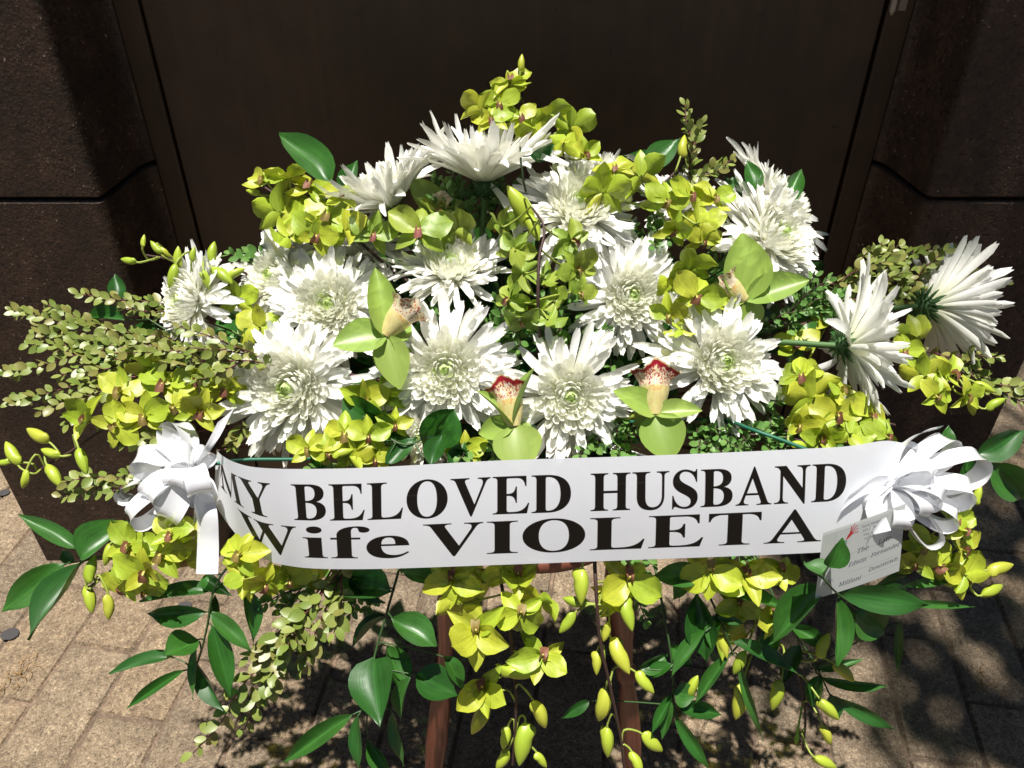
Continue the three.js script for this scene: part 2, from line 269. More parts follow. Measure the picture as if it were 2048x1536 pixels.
function mum(x, y, R, axis, label, o = {}) {
  const r = rng(o.seed ?? Math.round(x * 7 + y * 13)), z = o.z ?? zOf(x, y) + (o.dz ?? 0.03), c = at(x, y, z), A = fromCam(...axis).normalize(), rad = pxSize(R * ((o.open ?? 98) > 90 ? 1.2 : 1.08), z);
  const g = thing('chrysanthemum', label, 'flower', root(c, r), 'white chrysanthemums');
  const X = A.clone().cross(V(0.31, 0.2, 0.93)).normalize(), Z = X.clone().cross(A);
  const n = Math.round((o.n ?? 200) * 1.5), phMax = (o.open ?? 98) * Math.PI / 180, cupped = phMax < 1.4, inner = 0.5, core = [], coreTip = [];
  const nb = 7 + Math.floor(r() * 3), bp = r() * 6.28, bl = Array.from({ length: nb }, () => mix(0.8, 1.12, r())); // outer petals hang together in uneven bunches
  const dome = new THREE.SphereGeometry(1, 20, 12); dome.setAttribute('color', new THREE.Float32BufferAttribute(new Float32Array(dome.attributes.position.count * 3).fill(1), 3)); dome.applyMatrix4(basis(c.clone().addScaledVector(A, cupped ? rad * 0.12 : 0), A, X, rad * (cupped ? 0.15 : 0.27), rad * (cupped ? 0.08 : 0.2), rad * (cupped ? 0.15 : 0.27))); core.push(dome);  // cream dome added under the florets so the gaps between them stay bright
  for (let i = 0; i < n; i++) {
    const t = (i + 0.5) / n, k = t / inner; let a = i * 2.39996 + (r() - 0.5) * 0.25, ph, len, b0;
    if (t < inner) { ph = mix(0.04, cupped ? phMax * 0.65 : 1.12, Math.pow(k, 0.55)) + (r() - 0.5) * 0.14; len = rad * mix(0.17, 0.36, Math.pow(k, 0.9)) * mix(0.85, 1.12, r()); b0 = cupped ? 0.15 : 0.23; if (cupped) len *= 1.25; }
    else { const q = (t - inner) / (1 - inner); a += 0.62 * (cupped ? 0.4 : 1) / nb * 2 * Math.sin(nb * (a - bp)); const bi = Math.floor((((a - bp) / 6.28318 % 1) + 1) % 1 * nb); ph = mix(cupped ? phMax * 0.6 : 1.02, phMax, Math.pow(q, 0.8)) + (r() - 0.5) * 0.2; len = rad * mix(0.38, 0.8, Math.pow(q, 0.7)) * mix(q > 0.35 ? 0.78 : 0.88, 1.1, r()) * bl[bi]; b0 = cupped ? 0.1 : 0.2; if (cupped) len *= 1.18; }
    const dirR = X.clone().multiplyScalar(Math.cos(a)).addScaledVector(Z, Math.sin(a));
    const d = dirR.clone().multiplyScalar(Math.sin(ph)).addScaledVector(A, Math.cos(ph)), inn = dirR.clone().multiplyScalar(-Math.cos(ph)).addScaledVector(A, Math.sin(ph));
    const b = c.clone().addScaledVector(dirR, Math.sin(Math.min(ph, 1.6)) * rad * b0).addScaledVector(A, Math.cos(Math.min(ph, 1.9)) * rad * b0 * 0.8);
    if (t < inner) { const q = coreGeos[i % 6].clone(); q.applyMatrix4(basis(b, d, inn, rad * mix(0.2, 0.33, k) * mix(0.9, 1.15, r()), len, len * 0.8)); if (t < 0.05) q.deleteAttribute('color'); (t < 0.05 ? coreTip : core).push(q); continue; }
    part(g, 'petal', straps[Math.floor(r() * 16)], petalMats[Math.floor(r() * 3)], basis(b, d, inn.addScaledVector(dirR, (r() - 0.5) * 0.3), rad * mix(0.5, 0.72, r()), len, len));
  }
  for (let i = 0; i < (o.back ?? 0); i++) { // loose petals that fall back towards the stem
    const a = o.backAt[i], ph = (o.backTilt ?? 118) * Math.PI / 180, dirR = X.clone().multiplyScalar(Math.cos(a)).addScaledVector(Z, Math.sin(a));
    const d = dirR.clone().multiplyScalar(Math.sin(ph)).addScaledVector(A, Math.cos(ph)), inn = dirR.clone().multiplyScalar(-Math.cos(ph)).addScaledVector(A, Math.sin(ph));
    part(g, 'petal', straps[i * 3 % 16], petalMats[i % 3], basis(c.clone().addScaledVector(dirR, rad * 0.08), d, inn, rad * 0.9, rad * 0.9, rad * 1.6));
  }
  const cm = wpart(g, 'flower_centre', mergeGeometries(core), coreMat); cm.userData.kind = 'stuff';
  const ct = wpart(cm, 'centre_tip', mergeGeometries(coreTip), coreTipMat); ct.userData.kind = 'stuff';
  // receptacle, bracts and stem
  const cal = [new THREE.SphereGeometry(rad * 0.12, 12, 8).scale(1, 0.8, 1).applyMatrix4(basis(c.clone().addScaledVector(A, -rad * 0.05), A, X)).toNonIndexed()];
  for (let i = 0; i < 46; i++) { const a = i * 2.39996, t = i / 46, ph = mix(1.9, 2.75, t), dr = X.clone().multiplyScalar(Math.cos(a)).addScaledVector(Z, Math.sin(a)); const b = c.clone().addScaledVector(A, -rad * mix(0.02, 0.13, t)).addScaledVector(dr, rad * mix(0.12, 0.06, t)); const d = dr.clone().multiplyScalar(1).addScaledVector(A, mix(0.7, -0.4, t)); cal.push(bractGeo.clone().applyMatrix4(basis(b, d, A.clone().negate(), rad * 0.13, rad * mix(0.17, 0.1, t), rad * 0.12)).toNonIndexed()); }
  wpart(g, 'calyx', mergeGeometries(cal), calyxMat);
  const rt = root(c, r), e0 = c.clone().addScaledVector(A, -rad * 0.1), e1 = c.clone().addScaledVector(A, -rad * (o.stemRun ?? 0.75)).addScaledVector(CB, o.stemRun ? -0.045 : 0);
  wpart(g, 'stem', tube([rt, rt.clone().lerp(e1, 0.55).add(V(0, 0.01, 0)), e1, e0], 0.0032, 0.0036, 24, 7), stemGreen);
  return g;
}
mum(968, 368, 165, [0.02, 0.93, 0.36], 'white chrysanthemum crowning the bouquet like an upright bowl, directly below the topmost orchids', { open: 60, n: 170, dz: 0.02, back: 2, backAt: [1.2, 5.1] });
mum(785, 418, 152, [-0.42, 0.82, 0.4], 'white chrysanthemum cup leaning away from the crowning bloom, beside the lone broad leaf', { open: 64, n: 170, dz: 0.04 });
mum(1152, 428, 126, [0.12, 0.45, 0.9], 'full white chrysanthemum behind the dark upright orchid stem, above another bloom', { dz: 0.015, n: 230 });
mum(1256, 595, 118, [0.12, 0.03, 0.98], 'dense white chrysanthemum with lime centre beside the dark upright orchid stem', { dz: 0.025, n: 230 });
mum(905, 550, 122, [0.03, 0.7, 0.72], 'white chrysanthemum bowl tilted skyward between the pink-lipped orchid and the central stem', { open: 84, dz: 0.03 });
mum(1535, 482, 128, [0.5, 0.3, 0.8], 'white chrysanthemum overlapping the long-petalled one above the wide green orchid petals', { dz: 0.03 });
mum(1545, 418, 138, [0.62, 0.45, 0.4], 'white chrysanthemum with long splayed petals standing out against the dark door', { open: 86, n: 140, dz: 0.075 });
mum(662, 615, 128, [0.0, 0.12, 1], 'large white chrysanthemum half covered by an upright green orchid petal', { dz: 0.03, n: 230 });
mum(565, 562, 108, [-0.45, 0.25, 0.8], 'white chrysanthemum tucked behind the large one, under the yellow orchid cluster', { dz: 0.06 });
mum(392, 608, 112, [-0.62, 0.16, 0.75], 'white chrysanthemum facing the small-leaved sprigs, with a few long petals trailing behind', { open: 100, dz: 0.02, back: 4, backAt: [2.4, 3.0, 3.5, 4.0], backTilt: 105 });
mum(590, 775, 148, [-0.1, -0.03, 1], 'large white chrysanthemum just above the bow with the hanging tail', { dz: 0.025, n: 240 });
mum(893, 742, 145, [0.0, 0.02, 1], 'star-shaped white chrysanthemum above the word BELOVED, beside a red-lipped orchid', { dz: 0.015, n: 190 });
mum(1136, 792, 140, [0.02, -0.04, 1], 'star-shaped white chrysanthemum between the two red-lipped orchids', { dz: 0.015, n: 190 });
mum(1436, 728, 138, [0.1, 0.08, 1], 'full white chrysanthemum on the far side of a red-lipped orchid, above the word HUSBAND', { dz: 0.02, n: 230 });
mum(1690, 692, 145, [0.95, -0.05, -0.12], 'white chrysanthemum turned sideways, showing its green calyx and thick stem near the upright orchid cluster', { open: 80, n: 150, dz: 0.0, back: 3, backAt: [2.2, 2.6, 1.8], stemRun: 1.1 });
mum(1855, 612, 160, [0.9, 0.06, -0.2], 'outermost white chrysanthemum seen from behind against the dark stone, calyx showing', { open: 62, n: 120, dz: 0.02, stemRun: 1.0 });
mum(1188, 362, 90, [0.2, 0.93, 0.25], 'shaded white chrysanthemum peeping out between the top orchids', { open: 66, n: 130, dz: 0.06 });
mum(1368, 415, 96, [0.1, 0.6, 0.75], 'white chrysanthemum hidden behind the dark orchid stem with green-yellow flowers', { n: 150, dz: 0.07 });
mum(842, 868, 72, [-0.1, -0.2, 1], 'small white chrysanthemum mostly hidden under two dark leaves', { n: 120, dz: 0.045 });
mum(738, 498, 82, [-0.1, 0.5, 0.85], 'white chrysanthemum mostly hidden under the pink-lipped orchid', { n: 130, dz: 0.075 });

// ------------------------------------------------------------------ orchids
function tepalGeo(o) { // unit length along y, face towards z
  const nu = o.nu ?? 4, nv = o.nv ?? 6;
  const prof = o.prof ?? ((v) => Math.pow(Math.sin(Math.PI * Math.min(1, Math.pow(v, o.belly ?? 0.8) * 0.97 + 0.03)), o.pw ?? 0.75));
  return sheet(nu, nv, (u, v) => {
    const s = (u - 0.5) * 2, h = (o.w ?? 0.6) / 2 * Math.max(0.05, prof(v)), ang = (o.bend ?? 0.3) * v;
    return [s * h, v * (1 - 0.1 * Math.abs(o.bend ?? 0.3) * v), -(Math.sin(ang) * v * 0.55) + (o.cup ?? 0.25) * h * s * s * (o.fold ?? 1) + (o.ruffle ?? 0) * Math.sin(v * 9 + s * 3 + (o.ph ?? 0)) * Math.abs(s) + (o.keel ?? 0) * h * (1 - Math.abs(s))];
  });
}
const ro = rng(33), dSepals = [], dPetals = [];
for (let i = 0; i < 6; i++) { dSepals.push(tepalGeo({ w: mix(0.46, 0.58, ro()), bend: mix(-0.9, 1.0, ro()), cup: mix(0.2, 0.9, ro()), ruffle: 0.03, ph: ro() * 6, belly: 0.85 })); dPetals.push(tepalGeo({ w: mix(0.68, 0.86, ro()), bend: mix(-0.8, 1.0, ro()), cup: mix(-0.3, 0.7, ro()), ruffle: 0.07, ph: ro() * 6, belly: 1.15, pw: 0.6 })); }
const dLip = sheet(4, 6, (u, v) => { const s = (u - 0.5) * 2, h = 0.3 * (v < 0.45 ? mix(0.7, 1, v / 0.45) : v < 0.6 ? 0.75 : mix(0.8, 1.25, (v - 0.6) / 0.4)) * (v > 0.95 ? 0.8 : 1); const tr = v < 0.5 ? 1.1 : mix(1.1, 0.1, (v - 0.5) * 2); return [s * h * (1 - 0.2 * tr), v * (1 - 0.25 * v), 0.18 * Math.sin(v * 2.6) - 0.28 * v * v + Math.abs(s) ** 1.5 * h * tr + (v > 0.8 ? 0.05 * Math.sin(s * 11) : 0)]; });
const column = new THREE.SphereGeometry(0.5, 8, 6).scale(0.5, 1, 0.45).translate(0, 0.4, 0);
const veinTex = dataTex(128, (i, j) => { const u = i / 128, v = j / 128, st = N128(u * 40, v * 3), fine = N64(u * 64, v * 20), mid = Math.abs(u - 0.5) < 0.012 ? 0.86 : 1; const k = (0.86 + 0.12 * st + 0.06 * fine) * mid; return [255 * k * (0.96 + 0.04 * fine), 255 * Math.min(1, k * 1.02), 255 * k]; }, true);
const faintVein = dataTex(128, (i, j) => { const u = i / 128, v = j / 128, k = 0.945 + 0.04 * N128(u * 30, v * 2.5) + 0.015 * N64(u * 50, v * 30); return [255 * k, 255 * k, 255 * k * 0.97]; }, true);
const dMats = [[0.56, 0.61, 0.045], [0.48, 0.57, 0.04], [0.6, 0.6, 0.055], [0.42, 0.52, 0.04], [0.55, 0.54, 0.04]].map((c) => phys({ color: lin(...c), map: veinTex, roughness: 0.45, transmission: 0.28, thickness: 0 }));
const oliveMats = [[0.36, 0.45, 0.05], [0.31, 0.42, 0.05], [0.41, 0.47, 0.06]].map((c) => phys({ color: lin(...c), map: veinTex, roughness: 0.45, transmission: 0.3, thickness: 0 }));
const lipMats = [[0.2, 0.075, 0.04], [0.27, 0.11, 0.06], [0.28, 0.2, 0.05], [0.42, 0.15, 0.13]].map((c) => phys({ color: lin(...c), roughness: 0.6, transmission: 0.25, thickness: 0 }));
const colMat = phys({ color: lin(0.5, 0.47, 0.12), roughness: 0.5 });
const budMats = [[0.37, 0.46, 0.04], [0.31, 0.42, 0.035], [0.42, 0.45, 0.045]].map((c) => phys({ color: lin(...c), roughness: 0.38, side: THREE.FrontSide }));
const pedMat = new THREE.MeshStandardMaterial({ color: lin(0.3, 0.37, 0.06), roughness: 0.5 });
const darkStem = new THREE.MeshStandardMaterial({ color: lin(0.06, 0.03, 0.025), roughness: 0.6 });
const budGeos = [0, 1, 2].map((k) => { // a closed bud: unit length along y, with the blunt spur beside its stalk
  const g = new THREE.SphereGeometry(1, 12, 10), p = g.attributes.position;
  for (let i = 0; i < p.count; i++) {
    let x = p.getX(i), y = p.getY(i), z = p.getZ(i); const v = (y + 1) / 2, a = Math.atan2(z, x), w = 0.235 * Math.pow(Math.max(0, Math.sin(Math.PI * Math.pow(v, 0.8 + 0.1 * k))), 0.72) * (1 + 0.05 * Math.cos(3 * a + k));
    const q = Math.hypot(x, z) || 1; x = x / q * w; z = z / q * w;
    if (v < 0.35 && x > 0) { const s = (0.35 - v) / 0.35; x += 0.24 * s * (x / 0.24 + 0.3); }
    p.setXYZ(i, x + 0.1 * (k - 0.5) * v * v, v, z);
  }
  g.computeVertexNormals(); return g;
});

function orchidFlower(spray, p, R, face, roll, r, lipK, mats = dMats) {
  const g = subgroup(spray, 'flower', p), N = fromCam(...face).normalize(); let Uq = CU.clone().addScaledVector(N, -CU.dot(N)).normalize(); const Rt = Uq.clone().cross(N);
  const dirAt = (deg) => { const a = deg * Math.PI / 180; return Uq.clone().multiplyScalar(Math.cos(a)).addScaledVector(Rt, Math.sin(a)); };
  const mat = () => mats[Math.floor(r() * mats.length)], cup = mix(-0.2, 1.25, r() * r()); R *= mix(1.08, 1.24, r());
  for (const [deg, k, isP] of [[0, 0.95, 0], [128, 0.92, 0], [-128, 0.92, 0], [66, 1, 1], [-66, 1, 1]]) {
    const d = dirAt(deg + roll + (r() - 0.5) * 14).addScaledVector(N, cup + (r() - 0.5) * 0.5), gq = (isP ? dPetals : dSepals)[Math.floor(r() * 6)], s = R * k * mix(0.9, 1.08, r());
    part(g, isP ? 'petal' : 'sepal', gq, mat(), basis(p.clone().addScaledVector(N, isP ? 0.0015 : -0.001), d, N.clone().addScaledVector(dirAt(deg + 90), (r() - 0.5) * 0.3), s, s, s));
  }
  const ld = dirAt(180 + roll).addScaledVector(N, 0.9);
  part(g, 'lip', dLip, lipMats[lipK ?? Math.floor(r() * 3)], basis(p.clone().addScaledVector(N, 0.002), ld, N.clone().addScaledVector(dirAt(roll), 0.6), R * mix(0.36, 0.52, r()), R * mix(0.34, 0.5, r()), R * 0.6));
  part(g, 'column', column, colMat, basis(p.clone().addScaledVector(N, R * 0.04), dirAt(180 + roll).multiplyScalar(0.3).add(N), dirAt(roll), R * 0.22, R * 0.26, R * 0.22));
  return p.clone().addScaledVector(N, -R * 0.08);
}
// stem: picture bearings from the foam outwards; flowers [x, y, radius px, face x, face y, roll]; buds [x, y, length px, heading degrees (0 up, 90 right), face]
function spray(label, stem, flowers, buds, o = {}) {
  const r = rng(o.seed ?? Math.round(stem[0][0] * 3 + stem[0][1])), dz = o.dz ?? 0, P = stem.map(([x, y, q = 0]) => on(x, y, dz + q));
  const rt = root(P[0], r), pts = [rt, rt.clone().lerp(P[0], 0.5).add(V(0, o.arch ?? 0.015, 0)), ...P], g = thing('orchid_spray', label, 'orchid', rt, 'yellow-green orchid sprays');
  const curve = new THREE.CatmullRomCurve3(pts, false, 'centripetal'), samp = curve.getPoints(60).slice(12), stems = [tube(pts, 0.0026, 0.0013, pts.length * 6, 7)], peds = [];
  const near = (p, up) => { let b = samp[0], bd = 1e9; for (const s of samp) { const q = s.distanceTo(p); const dd = Math.abs(q - up); if (dd < bd) { bd = dd; b = s; } } return samp.reduce((m, s) => (s.distanceTo(p) < m.distanceTo(p) ? s : m), samp[0]).clone().lerp(b, 0.35); };
  for (const [x, y, R, fx = (r() - 0.5) * 0.9, fy = 0.15 + (r() - 0.5) * 0.7, roll = (r() - 0.5) * 50, q = 0, lk] of flowers) {
    const p = on(x, y, dz - 0.012 + q + (r() - 0.5) * 0.012), z = p.clone().sub(camera.position).dot(CB) * -1, back = orchidFlower(g, p, pxSize(R, z), [fx, fy, Math.sqrt(Math.max(0.05, 1 - fx * fx - fy * fy)) * (r() < (o.wild ? 0.6 : 0.26) ? -0.6 : 1)], roll, r, lk, o.olive ? oliveMats : dMats), s = near(p, 0.025), N = fromCam(fx, fy, 0.8).normalize();
    peds.push(tube([s, s.clone().lerp(back, 0.5).addScaledVector(N, -0.006), back.clone().addScaledVector(N, -0.004), back.clone().addScaledVector(N, 0.002)], 0.0012, 0.0012, 8, 5));
  }
  buds.forEach(([x, y, len, deg, spur = 0], k) => {
    const p = on(x, y, dz - 0.008 + (r() - 0.5) * 0.01), z = p.clone().sub(camera.position).dot(CB) * -1, L = pxSize(len, z), a = deg * Math.PI / 180;
    const d = fromCam(Math.sin(a), Math.cos(a), (r() - 0.5) * 0.5).normalize(), base = p.clone().addScaledVector(d, -L / 2), zh = fromCam(0, 0, 1).applyAxisAngle(d, spur ? Math.PI : (r() - 0.5) * 2);
    part(g, 'bud', budGeos[k % 3], budMats[Math.floor(r() * 3)], basis(base, d, zh, L * 0.9, L * 1.02, L * 0.86));
    const s = near(base, 0.03), side = s.clone().lerp(base, 0.5).addScaledVector(d, -0.012).add(V(0, 0.004, 0));
    peds.push(tube([s, side, base.clone().addScaledVector(d, -L * 0.1), base.clone().addScaledVector(d, L * 0.12)], 0.0012, 0.0013, 10, 5));
  });
  const st = wpart(g, 'stem', mergeGeometries(stems), o.pale ? pedMat : darkStem);
  for (const q of peds) wpart(g, 'flower_stalk', q, pedMat);
  return g;
}
spray('yellow orchid cluster beside the lone broad leaf, rising above the tucked-in chrysanthemum', [[760, 520, 0.06], [690, 460, 0.02], [600, 420, 0.02], [530, 375, 0.02]],
  [[530, 362, 40, -0.4, 0.4], [578, 357, 42, -0.1, 0.7], [622, 374, 46, 0, 0.6], [680, 392, 42, 0.3, 0.6], [560, 425, 52, -0.4, 0.1], [608, 440, 56, 0.1, 0.1], [655, 430, 54, 0.2, 0.2], [632, 470, 48, 0.3, -0.2, 20], [690, 462, 48, 0.4, 0.1, 0, 0, 3], [578, 475, 44, -0.3, -0.5]], [[506, 384, 30, -70]], { dz: -0.005 });
spray('two olive-yellow orchids with pink lips in front of the tilted chrysanthemum bowl', [[905, 560, 0.07], [880, 500, 0.03], [840, 470, 0.02]], [[838, 462, 62, 0.05, 0.25, 4, -0.01, 3], [908, 462, 54, 0.2, 0.3, 10, 0.02, 1], [745, 470, 46, 0.3, 0.1, 10, 0.0, 3], [875, 430, 44, 0.2, 0.6, -20, 0.04, 1]], [], { seed: 7, olive: 1 });
spray('topmost yellow-green orchid spray ending in a small red bud', [[1060, 400, 0.06], [1050, 300, 0.04], [1050, 230, 0.02], [1035, 150, 0.02]],
  [[1018, 165, 44, 0.1, 0.8, 0], [1002, 208, 42, -0.2, -0.1], [962, 222, 48, -0.5, 0.5], [1040, 236, 40, 0.1, 0.2], [1020, 180, 36, 0.3, -0.3], [985, 240, 40, -0.2, 0.2]], [[1043, 126, 34, 8]], { dz: 0.0 });
spray('yellow-green orchid spray with dark lips beside the topmost one, above the shaded chrysanthemum', [[1130, 420, 0.07], [1130, 330, 0.04], [1110, 240, 0.02]],
  [[1098, 232, 46, -0.1, 0.5, 25, 0, 0], [1142, 255, 46, 0.4, 0.2, -10, 0, 1], [1128, 288, 40, 0.2, 0.1, 0, 0, 3], [1168, 312, 38, 0.4, 0.3], [1060, 275, 40, -0.2, 0.2]], [], { dz: 0.01 });
spray('upright orchid spray on a bare dark stem at the heart of the bouquet', [[1078, 690, 0.03], [1076, 600, -0.03], [1078, 520, -0.045], [1088, 455, -0.045], [1062, 412, -0.03]],
  [[1000, 452, 42, -0.5, 0.1], [1030, 500, 46, -0.3, -0.2, 30], [1142, 482, 44, 0.5, -0.1, -60, 0, 0], [1046, 545, 46, -0.4, 0.1, 70], [1090, 560, 40, 0.0, -0.5], [1150, 540, 46, 0.5, 0, -40], [1020, 600, 44, -0.5, 0, 40], [1110, 605, 44, 0.3, -0.3], [1062, 610, 40, -0.1, -0.6], [1156, 585, 38, 0.6, -0.2], [1046, 640, 40, -0.2, -0.7], [1095, 640, 38, 0.2, -0.6]], [[1040, 410, 88, -40, 1], [1066, 452, 64, 155]], { seed: 11, dz: -0.02, wild: 1, olive: 1 });
spray('yellow-green orchid spray on a slanting dark stem in front of the half-hidden chrysanthemum', [[1255, 450, 0.04], [1310, 385, 0], [1370, 325, 0.01]],
  [[1205, 388, 58, 0, 0.2, 0, -0.005, 3], [1282, 352, 56, 0.1, 0.4, 8, 0, 2], [1330, 402, 44, 0.3, -0.2], [1378, 392, 44, 0.4, 0.2], [1398, 448, 48, 0.4, 0, 0, 0, 2], [1345, 460, 40, 0.1, -0.4], [1425, 398, 40, 0.5, 0.3], [1405, 480, 40, 0.2, -0.4], [1230, 340, 40, -0.2, 0.6]], [[1366, 292, 46, 15]], { seed: 12, dz: -0.005 });
spray('yellow orchid cluster in front of the lime-centred chrysanthemum and a wide-petalled orchid', [[1330, 640, 0.05], [1365, 600, 0.02], [1385, 540, 0.01]],
  [[1378, 540, 58, 0, 0.5, 10, -0.005], [1392, 592, 56, 0, -0.1, 20, -0.015], [1345, 572, 44, -0.4, 0.1, 30, 0, 1], [1340, 628, 46, -0.4, -0.4, 0, 0, 2], [1430, 600, 44, 0.4, -0.1], [1362, 660, 34, -0.2, -0.7]], [], { seed: 13 });
spray('yellow orchid cluster below the sideways chrysanthemum, above the end of the banner', [[1560, 800, 0.05], [1640, 800, 0], [1720, 830, 0], [1790, 850, 0.01]],
  [[1602, 752, 50, -0.3, 0.3], [1625, 795, 58, -0.2, 0.2, 20], [1672, 828, 52, 0, 0], [1738, 832, 50, 0.2, 0.2], [1642, 872, 46, -0.1, -0.3], [1700, 868, 48, 0.1, -0.2], [1600, 850, 40, -0.3, -0.1], [1770, 872, 46, 0.3, 0], [1680, 780, 36, 0.2, 0.4], [1590, 690, 44, -0.1, 0.5, 0, 0.05], [1660, 640, 46, 0, 0.4, 0, 0.07]], [[1600, 890, 40, 100]], { seed: 14 });
spray('yellow orchid spray under the outermost chrysanthemum, its buds reaching beyond the bow with the card', [[1700, 740, 0.06], [1810, 730, 0.02], [1890, 765, 0.01], [1990, 795, 0.01]],
  [[1836, 672, 50, 0.1, 0.4, 30], [1850, 752, 50, 0.1, 0.1], [1898, 748, 46, 0.4, 0.3, -30], [1870, 790, 44, 0.2, -0.2], [1805, 705, 40, 0, 0.3], [1930, 790, 40, 0.3, -0.1]], [[1968, 775, 44, 120], [1990, 806, 42, 60], [1945, 812, 40, 150]], { seed: 15 });
spray('yellow-green orchid spray crossing the small-leaved sprigs, ending in curled buds', [[560, 800, 0.06], [400, 790, 0.01], [260, 830, 0], [130, 910, 0.01], [70, 945, 0.01]],
  [[245, 782, 52, -0.2, 0.3, 0], [330, 770, 58, 0.1, 0.4], [178, 842, 56, -0.3, 0.4, 40], [292, 832, 50, 0, 0.1], [235, 850, 46, 0, 0, 60], [392, 760, 52, 0.2, 0.3], [400, 822, 46, 0.3, -0.1], [350, 812, 50, 0, -0.1], [300, 735, 46, 0, 0.6], [450, 780, 44, 0.2, 0.2]], [[76, 870, 58, -60], [24, 908, 56, -35], [102, 908, 44, -80], [164, 922, 56, 160], [108, 950, 56, 140], [52, 958, 40, 190], [6, 925, 30, 270]], { seed: 16 });
spray('thin orchid stem of green buds arching above the small-leaved sprigs', [[560, 640, 0.1], [490, 545, 0.05], [420, 540, 0.03], [350, 520, 0.03], [290, 510, 0.03]], [[470, 600, 44, 0, 0.2, 0, 0.03], [520, 655, 48, -0.1, 0, 0, 0.02]],
  [[287, 482, 26, 10], [312, 496, 34, -40], [330, 503, 26, 130], [356, 514, 42, 10], [258, 522, 34, -80], [422, 506, 46, 0], [345, 552, 50, 200], [385, 508, 30, 10], [446, 548, 56, 120], [412, 560, 40, 170], [470, 545, 40, 60]], { seed: 17 });
spray('yellow orchid spray with buds spilling out below the bow with the hanging tail', [[600, 1020, 0.06], [420, 1040, 0.035], [330, 1080, 0.02], [240, 1130, 0], [165, 1185, 0]],
  [[262, 1090, 52, -0.2, 0.3, 20], [290, 1142, 56, 0.1, -0.1, 0, -0.01], [322, 1108, 54, 0.2, 0.2], [372, 1110, 56, 0.1, -0.1, 0, 0.03], [248, 1172, 48, -0.2, -0.3], [290, 1180, 44, 0.1, -0.5], [345, 1070, 46, 0, 0.4], [390, 1060, 44, 0.1, 0.3, 0, 0.02]], [[182, 1138, 58, 20], [180, 1198, 56, 165], [220, 1212, 52, 175], [215, 1110, 46, 200]], { seed: 18 });
spray('short yellow orchid spray with a brown-tipped lip next to the hanging ribbon tail', [[640, 1060, 0.07], [540, 1100, 0.03], [495, 1130, 0.01]], [[482, 1110, 50, -0.1, 0.4, 20], [490, 1150, 48, -0.2, -0.3, 50, 0, 0], [530, 1165, 46, 0.3, -0.4], [580, 1160, 42, 0.2, -0.2, 0, 0.03], [610, 1150, 44, 0, 0, 0, 0.04]], [[498, 1185, 40, 170]], { seed: 19, dz: 0.01 });
spray('yellow orchid spray half buried above the banner text MY BELOVED', [[860, 870, 0.05], [740, 870, 0.02], [640, 890, 0.01]],
  [[690, 868, 48, 0.1, 0.2, 0, 0.0], [735, 872, 46, 0.3, 0, 0, 0], [620, 898, 46, -0.2, 0.1], [660, 905, 42, 0, -0.2], [728, 800, 46, 0.2, 0, 0, 0.01, 0], [770, 790, 44, 0, 0.2, 0, 0.02], [700, 915, 40, 0.2, 0, 0, 0.01], [752, 920, 40, 0, 0, 0, 0.015, 0], [930, 905, 44, 0, 0, 0, 0.03], [790, 850, 36, 0.2, 0, 0, 0.02]], [[685, 905, 44, 80], [660, 878, 40, 50]], { seed: 20 });
spray('lime orchid spray hanging below the middle of the banner, lowest buds leaving the picture', [[1010, 1010, 0.07], [1000, 1140, 0.045], [1020, 1260, 0.02], [1032, 1400, 0], [1025, 1530, 0]],
  [[905, 1158, 58, -0.1, 0.3, 180, 0.03], [965, 1160, 62, 0, 0.4, 180, 0.03], [920, 1205, 56, -0.2, 0.2, 170, 0.02], [955, 1262, 72, -0.1, 0.15, 175, -0.015, 2], [1040, 1225, 60, 0.1, 0.1, 190, 0, 2], [1075, 1200, 44, 0.4, 0.2, 160, 0.01, 0], [1080, 1310, 56, 0.3, 0.1, 200, -0.005], [968, 1372, 58, -0.2, 0, 170, 0.0], [1035, 1150, 50, 0.1, 0.3, 180, 0.03]],
  [[1032, 1345, 66, 105], [962, 1436, 74, 205], [1082, 1425, 66, 150], [1046, 1488, 86, 185, 1], [1012, 1476, 50, 190], [1008, 1520, 52, 200], [1082, 1520, 40, 150]], { seed: 22, arch: 0.03 });
spray('drooping orchid stem strung with fat yellow-green buds beside the hanging flowers', [[1180, 1000, 0.06], [1190, 1140, 0.0], [1194, 1210, -0.01], [1200, 1280, -0.01], [1222, 1380, -0.01], [1242, 1480, -0.01], [1252, 1560, -0.01]],
  [[1255, 1158, 62, 0.15, 0.2, 180, 0.02, 1], [1225, 1185, 46, -0.1, 0.1, 150, 0.02]],
  [[1162, 1172, 72, 185], [1136, 1246, 52, 215], [1150, 1205, 50, 270], [1255, 1228, 66, 160, 1], [1238, 1312, 76, 155, 1], [1214, 1262, 42, 190], [1193, 1326, 46, 185], [1288, 1366, 54, 140, 1], [1208, 1412, 74, 185], [1214, 1484, 64, 180], [1303, 1486, 60, 135, 1], [1275, 1525, 50, 150]], { seed: 23, arch: 0.03 });
